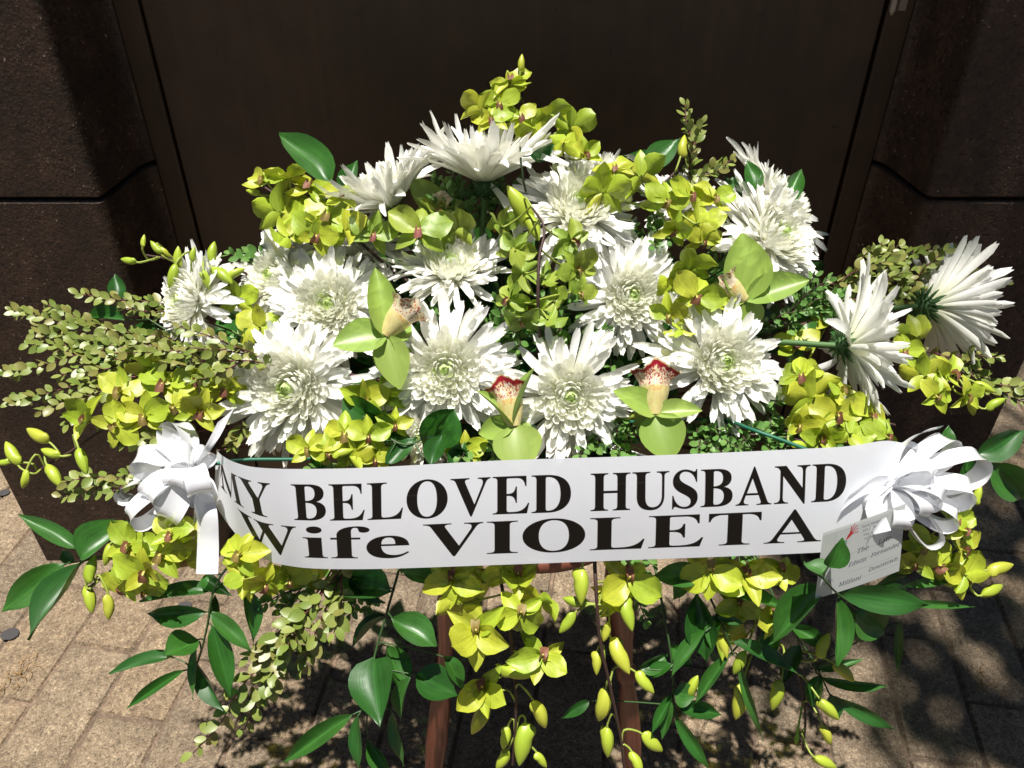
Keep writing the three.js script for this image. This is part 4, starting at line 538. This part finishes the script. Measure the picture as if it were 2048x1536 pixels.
branch('dark curled leaf on a bare twig in front of the crowning chrysanthemum', [[1075, 470, 0.06], [1052, 385, 0.01], [1042, 325, -0.045], [1040, 285, -0.05]], [[1060, 312, 1114, 292, 34, 60, -0.045, -0.03]], { dz: 0.0 });
branch('dark leaves behind the long-petalled chrysanthemum', [[1440, 520, 0.12], [1500, 420, 0.08], [1510, 370, 0.07]], [[1510, 380, 1498, 318, 40, 0], [1560, 420, 1610, 330, 40, 0, 0.03, 0.03], [1500, 400, 1450, 350, 36, 0, 0.02, 0.02]], { dz: 0.02 });
branch('dark leaves shading the paving between the sprigs and the stone corner', [[420, 700, 0.1], [300, 640, 0.07], [240, 590, 0.06]], [[240, 600, 228, 545, 34, 10], [250, 640, 160, 625, 40, 20], [320, 660, 250, 670, 40, 0, 0.02, 0.02], [250, 740, 200, 720, 40, 0, 0.02, 0.02]], { dz: 0.03 });

{ // unseen branches added behind the bouquet to thicken its shadow on the ground
  const r = rng(404), L = 'dark broad-leaved branch added unseen between the flowers and the door to thicken the ground shadow';
  for (let k = 0; k < 16; k++) {
    const x = mix(330, 1760, (k + r() * 0.6) / 16), y = mix(620, 720, r()) - 130 * Math.sin(Math.PI * (x - 330) / 1430), q = 0.1 + 0.08 * r(), cx = mix(1024, x, 0.55), leaves = [];
    for (let i = 0; i < 11; i++) { const t = 0.35 + 0.65 * i / 10, bx = mix(1024, x, t), by = mix(860, y, t), a = (i % 2 ? 1 : -1) * (0.5 + r()) + Math.atan2(x - 1024, 860 - y); leaves.push([bx, by, bx + Math.sin(a) * 105, by - Math.cos(a) * 80, 60 + 20 * r(), (r() - 0.5) * 80, q * t + 0.03, q * t + 0.06]); }
    branch(L, [[cx, mix(860, y, 0.55), q * 0.8], [x, y, q]], leaves, { k, group: 'unseen branches added behind the bouquet for its shadow' });
  }
}

// ------------------------------------------------------------------ printed banner
const GLYPH = {
  I: [389, 'M370 0H20V19C90 22 108 35 108 90V586C108 641 88 654 20 657V676H370V657C300 655 280 641 280 586V90C280 35 300 20 370 19Z'],
  H: [778, 'M345 0H21V19C85 22 104 35 104 90V586C104 641 85 654 21 657V676H345V657C282 655 262 641 262 586V362H516V586C516 641 496 655 433 657V676H757V657C693 654 674 641 674 586V90C674 35 693 22 757 19V0H433V19C496 21 516 35 516 90V318H262V90C262 35 282 21 345 19Z'],
  T: [667, 'M636 676V503H617C602 590 570 640 470 640H418V90C418 35 440 20 510 19V0H157V19C228 20 250 35 250 90V640H200C100 640 65 590 50 503H31V676Z'],
  E: [667, 'M641 192L601 0H16V19C80 22 97 35 97 90V586C97 641 80 654 16 657V676H593V492H574C560 590 520 641 420 641H290C265 641 255 635 255 610V365H275C365 365 395 400 410 490H430V200H410C395 300 360 328 275 328H255V80C255 45 270 35 305 35H370C490 35 570 75 620 192Z'],
  L: [667, 'M638 205L600 0H19V19C85 22 103 35 103 90V586C103 641 85 654 19 657V676H360V657C285 655 262 641 262 586V80C262 45 280 36 310 36H345C490 36 570 90 618 205Z'],
  D: [722, 'M14 676H290C550 676 685 550 685 340C685 130 540 0 290 0H14V19C80 22 97 35 97 90V586C97 641 80 654 14 657ZM255 600C255 630 265 640 290 640C440 640 508 530 508 340C508 150 440 36 300 36C268 36 255 48 255 80Z'],
  B: [667, 'M16 676H320C500 676 590 620 590 515C590 430 540 380 450 355C560 335 615 280 615 190C615 70 510 0 320 0H16V19C80 22 97 35 97 90V586C97 641 80 654 16 657ZM255 610C255 632 265 641 290 641C385 641 430 600 430 510C430 420 380 370 255 370ZM255 335C395 335 450 280 450 190C450 90 400 36 305 36C268 36 255 48 255 80Z'],
  O: [778, 'M389 695C190 695 35 545 35 338C35 130 190 -19 389 -19C588 -19 743 130 743 338C743 545 588 695 389 695ZM389 660C510 660 560 520 560 338C560 156 510 17 389 17C268 17 218 156 218 338C218 520 268 660 389 660Z'],
  V: [722, 'M701 676V657C660 650 640 635 615 575L378 -18H355L112 590C92 640 75 653 16 657V676H340V657C285 655 265 640 265 618C265 605 270 590 277 572L425 200L555 530C565 556 570 580 570 600C570 640 545 655 485 657V676Z'],
  Y: [722, 'M699 676V657C650 648 630 632 595 575L450 340V95C450 35 470 21 545 19V0H190V19C262 21 288 35 288 95V310L115 590C85 638 70 650 15 657V676H340V657C290 655 270 645 270 622C270 610 275 598 285 582L420 355L540 560C550 577 556 592 556 607C556 640 535 655 480 657V676Z'],
  U: [722, 'M701 676V657C630 650 612 635 612 575V240C612 70 520 -19 370 -19C200 -19 100 60 100 230V586C100 641 82 654 16 657V676H345V657C280 655 260 641 260 586V220C260 95 310 35 400 35C510 35 568 110 568 250V570C568 635 548 652 470 657V676Z'],
  S: [556, 'M500 692H481C475 662 463 650 445 650C425 650 360 692 272 692C140 692 48 600 48 480C48 380 110 320 240 255C345 200 385 170 385 115C385 55 340 20 275 20C170 20 90 95 60 230H40V-19H60C66 12 78 25 98 25C125 25 190 -19 285 -19C420 -19 515 65 515 190C515 290 460 345 330 410C215 470 172 500 172 560C172 615 215 652 275 652C375 652 450 590 480 465H500Z'],
  A: [722, 'M690 0V19C640 22 625 35 598 95L365 690H345L120 120C92 45 70 22 9 19V0H250V19C190 20 165 35 165 65C165 80 170 98 178 120L200 180H440L475 90C482 72 486 60 486 50C486 28 465 19 405 19V0ZM425 218L322 485L217 218Z'],
  N: [722, 'M701 676V657C632 650 608 630 608 555V-18H585L180 500V120C180 45 205 22 285 19V0H16V19C100 25 126 45 126 120V590C95 640 75 655 16 657V676H240L555 275V555C555 632 530 652 450 657V676Z'],
  M: [944, 'M921 676V657C850 654 832 641 832 586V90C832 35 850 22 921 19V0H580V19C648 22 668 35 668 90V560L430 0H415L175 545V150C175 50 200 25 275 19V0H14V19C90 25 118 50 118 150V586C118 641 95 654 14 657V676H255L480 165L695 676Z'],
  W: [1000, 'M981 676V657C945 650 930 635 905 570L700 -15H680L510 440L345 -15H325L100 580C75 640 62 652 19 657V676H315V657C265 655 245 645 245 620C245 605 250 590 258 565L385 210L480 470L445 570C420 640 400 655 355 657V676H670V657C620 655 598 645 598 620C598 605 604 588 612 565L740 210L850 530C858 555 862 575 862 595C862 640 840 655 780 657V676Z'],
  i: [278, 'M255 0H16V19C55 22 66 35 66 75V380C66 415 55 428 16 431V450H205V75C205 35 218 22 255 19ZM135 691C180 691 212 660 212 615C212 570 180 540 135 540C90 540 58 570 58 615C58 660 90 691 135 691Z'],
  f: [333, 'M75 450V500C75 615 150 691 270 691C345 691 389 655 389 610C389 575 365 555 335 555C300 555 285 580 285 605C285 635 275 660 255 660C225 660 214 630 214 560V450H300V411H214V75C214 35 225 21 270 19V0H14V19C60 21 75 35 75 75V411H14V450Z'],
  e: [444, 'M420 110C365 25 310 -14 230 -14C105 -14 25 75 25 225C25 375 110 473 235 473C350 473 418 390 420 255H160C165 120 205 55 280 55C330 55 365 75 405 125ZM162 292H293C292 395 275 435 230 435C185 435 163 390 162 292Z'],
};
// the banner's two edges, as bearings with depth
const EDGE = [[[434, 897, 0.878], [430, 1008, 0.885]], [[438, 905, 0.868], [446, 1034, 0.876]], [[448, 913, 0.85], [478, 1075, 0.8695]], [[466, 923, 0.828], [508, 1101, 0.857]], [[500, 933, 0.808], [541, 1123, 0.8475]], [[545, 937, 0.793], [577, 1131, 0.842]], [[600, 938, 0.786], [618, 1136, 0.833]], [[720, 936, 0.779], [726, 1138, 0.823]], [[1000, 921, 0.772], [1000, 1130, 0.814]], [[1300, 911, 0.772], [1297, 1119, 0.814]], [[1600, 898, 0.779], [1590, 1107, 0.821]], [[1700, 892, 0.784], [1684, 1102, 0.826]], [[1764, 882, 0.791], [1742, 1098, 0.83]], [[1808, 886, 0.835], [1786, 1092, 0.842]]];
const eT = new THREE.CatmullRomCurve3(EDGE.map(([a]) => at(...a)), false, 'centripetal'), eB = new THREE.CatmullRomCurve3(EDGE.map(([, b]) => at(...b)), false, 'centripetal');
{
  // arc length along the middle, so that the print keeps its size where the ribbon curls
  const n = 160, mid = [], arc = [0], xs = [];
  for (let i = 0; i <= n; i++) { const p = eT.getPoint(i / n).lerp(eB.getPoint(i / n), 0.5); mid.push(p); if (i) arc.push(arc[i - 1] + p.distanceTo(mid[i - 1])); const q = p.clone().sub(camera.position); xs.push(1024 + F * q.dot(CR) / -q.dot(CB)); }
  const total = arc[n], uAtX = (x) => { for (let i = 1; i <= n; i++) if (xs[i] >= x) return mix(arc[i - 1], arc[i], (x - xs[i - 1]) / (xs[i] - xs[i - 1])) / total; return 1; };
  const tex = canvasTex(2048, 320, (c, w, h) => {
    c.fillStyle = '#e6e9ee'; c.fillRect(0, 0, w, h);
    const write = (text, x0, x1, y, cap) => { // set a word between two picture bearings
      let adv = 0; for (const ch of text) adv += GLYPH[ch][0]; const first = GLYPH[text[0]], a = x0 * w, sx = (x1 - x0) * w / (adv - 30), sy = cap * h / 676; let pen = a - 15 * sx;
      c.fillStyle = '#15120f';
      for (const ch of text) { c.save(); c.translate(pen, y * h); c.scale(sx, -sy); c.fill(new Path2D(GLYPH[ch][1]), 'evenodd'); c.restore(); pen += GLYPH[ch][0] * sx; }
    };
    const y1 = 0.5, y2 = 0.885, cap = 0.352, cap2 = 0.318, uY = uAtX(553), uM = uAtX(500), wide = (uAtX(553) - uAtX(500));
    write('BELOVED', uAtX(590), uAtX(1144), y1, cap); write('HUSBAND', uAtX(1180), uAtX(1690), y1, cap); write('VIOLETA', uAtX(846), uAtX(1648), y2, cap2); write('ife', uAtX(603), uAtX(820), y2, cap2);
    write('Y', uAtX(492), uAtX(553), y1, cap); write('M', uAtX(443), uAtX(490), y1, cap); write('W', uAtX(474), uAtX(592), y2, cap2);
    // faint scuffs left by the print head
    const r = rng(5); c.fillStyle = 'rgba(238,240,244,0.16)'; for (let i = 0; i < 46; i++) c.fillRect(r() * w, h * (0.24 + 0.06 * r()), 14 + 40 * r(), 1);
  });
  tex.wrapS = tex.wrapT = THREE.ClampToEdgeWrapping;
  const surf = (u, s) => { let k = u * total, i = 1; while (i < n && arc[i] < k) i++; const t = (i - 1 + (k - arc[i - 1]) / Math.max(1e-9, arc[i] - arc[i - 1])) / n; return eT.getPoint(Math.min(1, t)).lerp(eB.getPoint(Math.min(1, t)), s); };
  const t = thing('ribbon_banner', 'white ribbon banner printed MY BELOVED HUSBAND Wife VIOLETA in black', 'banner', surf(0.5, 1));
  const N = CB.clone();
  const ban = sheet(140, 8, (u, v) => { const p = surf(u, 1 - v), bow = Math.sin(Math.PI * v) * 0.0022 + 0.0009 * Math.sin(u * 9 + v * 2); p.addScaledVector(N, bow); return [p.x, p.y, p.z]; });
  wpart(t, 'band', ban, phys({ map: tex, roughness: 0.42, transmission: 0.06, thickness: 0, specularIntensity: 0.6 }));
}

// ------------------------------------------------------------------ satin bows
const satin = phys({ color: lin(0.86, 0.87, 0.89), roughness: 0.2, transmission: 0.26, thickness: 0, anisotropy: 0.6, specularIntensity: 1, clearcoat: 0.9, clearcoatRoughness: 0.16 });
function strip(path, across, w, pinch0, pinch1) { // path(t) -> point, across(t) -> unit vector
  return sheet(4, 36, (u, v) => { const p = path(v), a = across(v), pin = mix(1, 0, 0) * Math.min(1, mix(pinch0, 1, Math.min(1, v / 0.22)), mix(pinch1, 1, Math.min(1, (1 - v) / 0.22))); const e = 0.004, tg = path(Math.min(1, v + e)).sub(path(Math.max(0, v - e))).normalize(), nn = tg.cross(a).normalize(); p.addScaledVector(a, (u - 0.5) * w * pin).addScaledVector(nn, w * (0.09 * (1 - 4 * (u - 0.5) ** 2) + 0.02 * Math.sin(v * 9 + u * 3))); return [p.x, p.y, p.z]; });
}
function bow(label, K, loops, tails, stake) {
  const t = thing('ribbon_bow', label, 'bow', K, 'white satin bows at the banner ends');
  for (const [tip, nrm, w, h, twist = 0] of loops) { // tip point, direction the loop opens in, ribbon width, opening
    const D = tip.clone().sub(K), L = D.length(), dn = D.clone().normalize(), N0 = nrm.clone().addScaledVector(dn, -nrm.dot(dn)).normalize(), W0 = dn.clone().cross(N0);
    const rr = Math.min(h, L * 0.3), C = K.clone().addScaledVector(dn, L - rr), P = (a, n) => K.clone().addScaledVector(dn, a).addScaledVector(N0, n);
    const cv = new THREE.CatmullRomCurve3([K.clone(), P(L * 0.3, rr * 0.75), P(L - rr * 1.1, rr), P(L - rr * 0.28, rr * 0.72), P(L, 0), P(L - rr * 0.28, -rr * 0.72), P(L - rr * 1.1, -rr), P(L * 0.3, -rr * 0.7), K.clone().addScaledVector(N0, -0.001)], false, 'centripetal');
    wpart(t, 'loop', strip((v) => cv.getPointAt(v), () => W0.clone().addScaledVector(dn, twist).normalize(), w, 0.3, 0.3), satin);
  }
  for (const [pts, across, w] of tails) { const c = new THREE.CatmullRomCurve3([K, ...pts]); wpart(t, 'tail', strip((v) => c.getPoint(v), (v) => across, w, 0.4, 1), satin); }
  wpart(t, 'knot', new THREE.SphereGeometry(0.0065, 12, 10).scale(1, 0.9, 0.8).translate(K.x, K.y, K.z), satin);
  const rt = FOAM.clone().lerp(K, 0.12).add(V(0, 0.0, 0)); wpart(t, 'wire_stake', tube([rt, ...stake, K.clone().addScaledVector(CB, -0.004)], 0.002, 0.002, 24, 7), new THREE.MeshStandardMaterial({ color: lin(0.012, 0.13, 0.075), roughness: 0.5 }));
}
{
  const K = at(385, 938, 0.852), q = (x, y, z) => at(x, y, z), w = 0.0235, c = (x, y, z) => fromCam(x, y, z);
  bow('white satin pull bow with one tail hanging straight down at the start of the banner', K, [
    [q(266, 922, 0.845), c(0.25, 0.75, 0.75), w, 0.016], [q(325, 884, 0.85), c(0.3, 0.5, 0.8), w, 0.015], [q(292, 1000, 0.83), c(-0.2, 0.35, 0.9), w, 0.016, 0.2], [q(262, 1046, 0.84), c(-0.45, 0.5, 0.75), w, 0.013], [q(398, 974, 0.808), c(0.1, 0.7, 0.6), w, 0.014],
    [q(238, 990, 0.865), c(0.95, -0.2, -0.1), w, 0.01, 0], [q(366, 1086, 0.86), c(0.95, 0.1, 0.15), w, 0.014], [q(340, 848, 0.865), c(0.7, 0.6, 0.3), w, 0.015], [q(330, 1040, 0.83), c(0.6, 0.2, 0.7), w, 0.012], [q(350, 905, 0.822), c(0.5, 0.6, 0.6), w, 0.014, 0.2], [q(420, 900, 0.86), c(-0.4, 0.5, 0.7), w, 0.013], [q(345, 960, 0.815), c(0.1, 0.8, 0.5), w, 0.013], [q(410, 1010, 0.85), c(0.7, 0.2, 0.6), w, 0.012]],
    [[[q(418, 895, 0.835), q(452, 830, 0.832)], fromCam(0.75, 0.62, 0.1).normalize(), 0.024], [[q(412, 1020, 0.835), q(416, 1080, 0.84), q(414, 1148, 0.838)], fromCam(1, 0.02, 0.15).normalize(), 0.0235], [[q(355, 880, 0.84), q(322, 862, 0.85)], fromCam(0.2, 0.8, 0.5).normalize(), 0.02]],
    [at(640, 915, 0.89), at(470, 921, 0.87)]);
  const K2 = at(1782, 970, 0.812);
  bow('white satin pull bow with wide open loops beside the message card', K2, [
    [q(1970, 930, 0.825), c(-0.25, 0.8, 0.5), w, 0.019], [q(1906, 886, 0.835), c(-0.5, 0.75, 0.45), w, 0.014], [q(1944, 990, 0.81), c(0, 0.75, 0.65), w, 0.015], [q(1890, 996, 0.79), c(0.05, 0.7, 0.7), w, 0.014], [q(1912, 1046, 0.81), c(0.4, 0.6, 0.65), w, 0.013], [q(1796, 1060, 0.79), c(0.2, 0.5, 0.8), w, 0.013, 0.2], [q(1874, 1092, 0.805), c(0.85, 0.45, 0.2), w, 0.011], [q(1735, 1016, 0.8), c(-0.75, 0.5, 0.4), w, 0.012], [q(1870, 940, 0.785), c(-0.2, 0.9, 0.3), w, 0.01], [q(1850, 1030, 0.785), c(0.3, 0.7, 0.6), w, 0.012], [q(1830, 900, 0.83), c(0.8, 0.3, 0.4), w, 0.011]],
    [[[q(1800, 900, 0.82), q(1835, 868, 0.825), q(1878, 855, 0.835)], fromCam(0.25, 0.35, 0.9).normalize(), 0.014], [[q(1740, 972, 0.795), q(1692, 1005, 0.795)], fromCam(0.35, 0.85, 0.3).normalize(), 0.02], [[q(1748, 1010, 0.79), q(1765, 1065, 0.785)], fromCam(0.9, 0.3, 0.3).normalize(), 0.016]],
    [at(1440, 840, 0.9), at(1500, 858, 0.84), at(1600, 894, 0.825)]);
}
// ------------------------------------------------------------------ message card
{
  const C = [[1646, 1066, 0.776], [1812, 1006, 0.786], [1798, 1142, 0.82], [1630, 1198, 0.81]].map((a) => at(...a)), t = thing('message_card', 'white florist card with a red flower emblem and handwriting, tucked under the bow', 'card', C[3]);
  const tex = canvasTex(512, 420, (c, w, h) => {
    c.fillStyle = '#d9dcd8'; c.fillRect(0, 0, w, h); c.strokeStyle = '#b9bdb8'; c.lineWidth = 2; c.strokeRect(78, 26, 96, 90);
    c.strokeStyle = '#c8303a'; c.lineWidth = 5; c.lineCap = 'round'; for (const [x, y] of [[190, 10], [205, 24], [212, 44], [214, 66], [172, 16]]) { c.beginPath(); c.moveTo(150, 92); c.quadraticCurveTo(168, 60, x, y); c.stroke(); }
    c.fillStyle = '#c8303a'; c.beginPath(); c.moveTo(146, 96); c.quadraticCurveTo(150, 60, 176, 50); c.quadraticCurveTo(190, 70, 146, 96); c.fill();
    c.fillStyle = '#1d5a3c'; c.beginPath(); c.moveTo(150, 98); c.quadraticCurveTo(110, 88, 84, 104); c.quadraticCurveTo(118, 116, 150, 98); c.fill(); c.beginPath(); c.moveTo(60, 150); c.quadraticCurveTo(86, 112, 138, 122); c.quadraticCurveTo(110, 150, 60, 150); c.fill();
    c.strokeStyle = '#1d5a3c'; c.lineWidth = 4; c.beginPath(); c.moveTo(150, 98); c.quadraticCurveTo(146, 128, 132, 150); c.stroke();
    c.fillStyle = '#55606a'; c.font = '20px sans-serif'; ['Floral Design', '525 S King St', 'Honolulu', 'Hawaii'].forEach((s, i) => { c.save(); c.translate(236 + i * 8, 52 + i * 27); c.fillRect(-2, 8, 0, 0); c.fillText(s, 0, 0); c.restore(); });
    c.strokeStyle = '#99a09c'; c.lineWidth = 1.5; for (const y of [190, 250, 310, 370]) { c.beginPath(); c.moveTo(190, y); c.lineTo(w - 14, y); c.stroke(); }
    c.fillStyle = '#222a3a'; const hand = (s, x, y, z, rot = -0.04) => { c.save(); c.translate(x, y); c.rotate(rot); c.transform(1, 0, -0.28, 1, 0, 0); c.font = `${z}px serif`; c.fillText(s, 0, 0); c.restore(); };
    hand('The', 220, 205, 40); hand('Late', 350, 196, 40); hand('Mr.', 40, 345, 36, -0.1); hand('Edwin', 176, 275, 36); hand('Fernandez', 312, 262, 36); hand('Mililani', 130, 386, 36); hand('Downtown', 306, 352, 36);
  });
  const th = CB.clone().multiplyScalar(-0.0006), quad = (o, u0, u1) => sheet(8, 8, (u, v) => { const p = C[3].clone().lerp(C[2], u).lerp(C[0].clone().lerp(C[1], u), v).addScaledVector(CB, 0.003 * Math.sin(u * Math.PI) + o); return [p.x, p.y, p.z]; });
  wpart(t, 'card', quad(0), phys({ map: tex, roughness: 0.55, transmission: 0.05, thickness: 0 }));
  wpart(t, 'clear_sleeve', quad(0.0012), phys({ color: lin(0.97, 0.98, 0.98), roughness: 0.08, transmission: 1, thickness: 0, ior: 1.45 }));
  const fk = C[0].clone().lerp(C[1], 0.6).addScaledVector(CB, -0.001), f2 = C[3].clone().lerp(C[2], 0.45).lerp(fk, 0.3).addScaledVector(CB, -0.001), rt = FOAM.clone().lerp(fk, 0.15);
  wpart(t, 'card_pick', tube([rt, at(1640, 1020, 0.9), fk, f2], 0.0016, 0.0014, 20, 6), new THREE.MeshStandardMaterial({ color: lin(0.5, 0.52, 0.5), roughness: 0.4 }));
}
// ------------------------------------------------------------------ fallen bits on the paving
{
  const bit = new THREE.MeshStandardMaterial({ color: lin(0.3, 0.17, 0.05), roughness: 0.9 }), r = rng(61);
  [[42, 1345, 9], [55, 1320, 5], [25, 1362, 6], [1995, 1380, 8], [1960, 1350, 6], [2000, 1010, 8], [1985, 880, 6]].forEach(([px, py, n], i) => {
    const d = at(px, py, 1).sub(camera.position), p = camera.position.clone().addScaledVector(d, (0.004 - CAM_H) / d.y), gs = [];
    for (let k = 0; k < n; k++) { const a = r() * 6.28, l = 0.004 + 0.01 * r(), o = p.clone().add(V((r() - 0.5) * 0.03, 0, (r() - 0.5) * 0.04)); gs.push(tube([o, o.clone().add(V(Math.cos(a) * l, 0.002 + 0.002 * r(), Math.sin(a) * l)), o.clone().add(V(Math.cos(a + 0.5) * l * 2, 0.0005, Math.sin(a + 0.5) * l * 2))], 0.0007, 0.0004, 5, 4)); }
    const g = thing('dry_litter', i < 3 ? 'shreds of dry orange-brown plant litter on the sunlit pavers' : 'shreds of dry orange-brown plant litter on the dappled pavers', 'litter', p, i < 3 ? 'litter on the sunlit pavers' : 'litter on the dappled pavers'); g.userData.kind = 'stuff';
    wpart(g, 'shreds', mergeGeometries(gs), bit);
  });
}
// ------------------------------------------------------------------ the tree overhead that dapples the paving
{
  const r = rng(77), t = thing('shade_tree', 'leafy street tree standing beside the photographer, dappling the paving, crown extended behind the camera to cut fill light', 'tree', V(2.3, 0, 0.9));
  const bark = new THREE.MeshStandardMaterial({ color: lin(0.16, 0.12, 0.085), roughness: 0.95 });
  const limbs = [tube([V(2.3, -0.02, 0.9), V(2.28, 1.4, 0.88), V(2.2, 2.8, 0.8), V(2.1, 4.0, 0.6), V(1.9, 5.2, 0.3), V(1.8, 6.4, 0.2)], 0.14, 0.04, 24, 10)];
  const ends = []; // crown clumps on limb ends; those behind the camera added to cut fill light
  for (const [x, y, z] of [[0.55, 6.2, -0.95], [0.9, 6.3, -0.55], [0.95, 6.1, -0.22], [0.84, 6.1, -0.9], [0.86, 6.4, -0.45], [0.9, 5.9, 0.0], [1.1, 6.5, -0.75], [1.15, 6.2, -0.2], [1.0, 6.6, -1.3], [0.95, 6.7, 0.4], [1.4, 5.9, -1.0], [1.45, 6.5, 0.1], [1.9, 6.5, -0.8], [2.8, 6.0, -0.2], [3.2, 5.8, 0.9], [1.3, 6.6, 0.9], [2.3, 6.2, 1.7], [1.2, 5.6, 0.6], [1.7, 5.7, -0.3], [2.3, 7.0, 0.3], [1.0, 5.6, -1.7], [1.8, 6.0, -1.9], [0.1, 6.3, 1.0], [-0.5, 6.0, 1.3], [0.4, 6.6, 1.6], [-1.1, 6.3, 1.9], [0.0, 5.8, 2.1], [1.2, 6.1, 2.3], [-0.6, 6.5, 2.7], [0.6, 6.2, 3.0], [-1.6, 6.0, 1.2], [-1.8, 6.4, 2.4], [2.0, 6.4, 2.8]]) { limbs.push(tube([V(2.15, 3.6, 0.7), V(mix(2.15, x, 0.4), mix(3.6, y, 0.5) + 0.2, mix(0.7, z, 0.35)), V(mix(2.15, x, 0.8), mix(3.6, y, 0.9), mix(0.7, z, 0.8)), V(x, y, z)], 0.05, 0.012, 14, 6)); ends.push(V(x, y, z)); }
  wpart(t, 'trunk', mergeGeometries(limbs), bark);
  const leaf = sheet(2, 4, (u, v) => { const s = (u - 0.5) * 2; return [s * 0.022 * Math.sin(Math.PI * Math.min(0.98, 0.05 + v * 0.93)), v * 0.085, 0.01 * Math.sin(v * 3) + 0.004 * s * s]; });
  const spots = []; for (const e of ends) for (let k = 0; k < 6; k++) { const c = e.clone().add(V((r() - 0.5) * 0.66, (r() - 0.5) * 0.5, (r() - 0.5) * 0.8)); const n = 26 + Math.floor(r() * 16); for (let i = 0; i < n; i++) { const q = V(r() + r() + r() - 1.5, r() + r() + r() - 1.5, r() + r() + r() - 1.5).multiplyScalar(0.2); spots.push(c.clone().add(q)); } }
  const crown = new THREE.InstancedMesh(leaf, phys({ color: lin(0.06, 0.12, 0.03), roughness: 0.5, transmission: 0.25, thickness: 0 }), spots.length), m = new THREE.Matrix4(), q = new THREE.Quaternion();
  spots.forEach((p, i) => { q.setFromEuler(new THREE.Euler(r() * 1.6 - 0.8 + 1.57, r() * 6.28, r() * 1.2 - 0.6)); m.compose(p.clone().sub(t.position), q, V(1, 1, 1).multiplyScalar(0.8 + 0.7 * r())); crown.setMatrixAt(i, m); });
  crown.name = 'crown'; crown.userData.kind = 'stuff'; crown.castShadow = crown.receiveShadow = true; t.add(crown);
}

renderer.render(scene, camera);
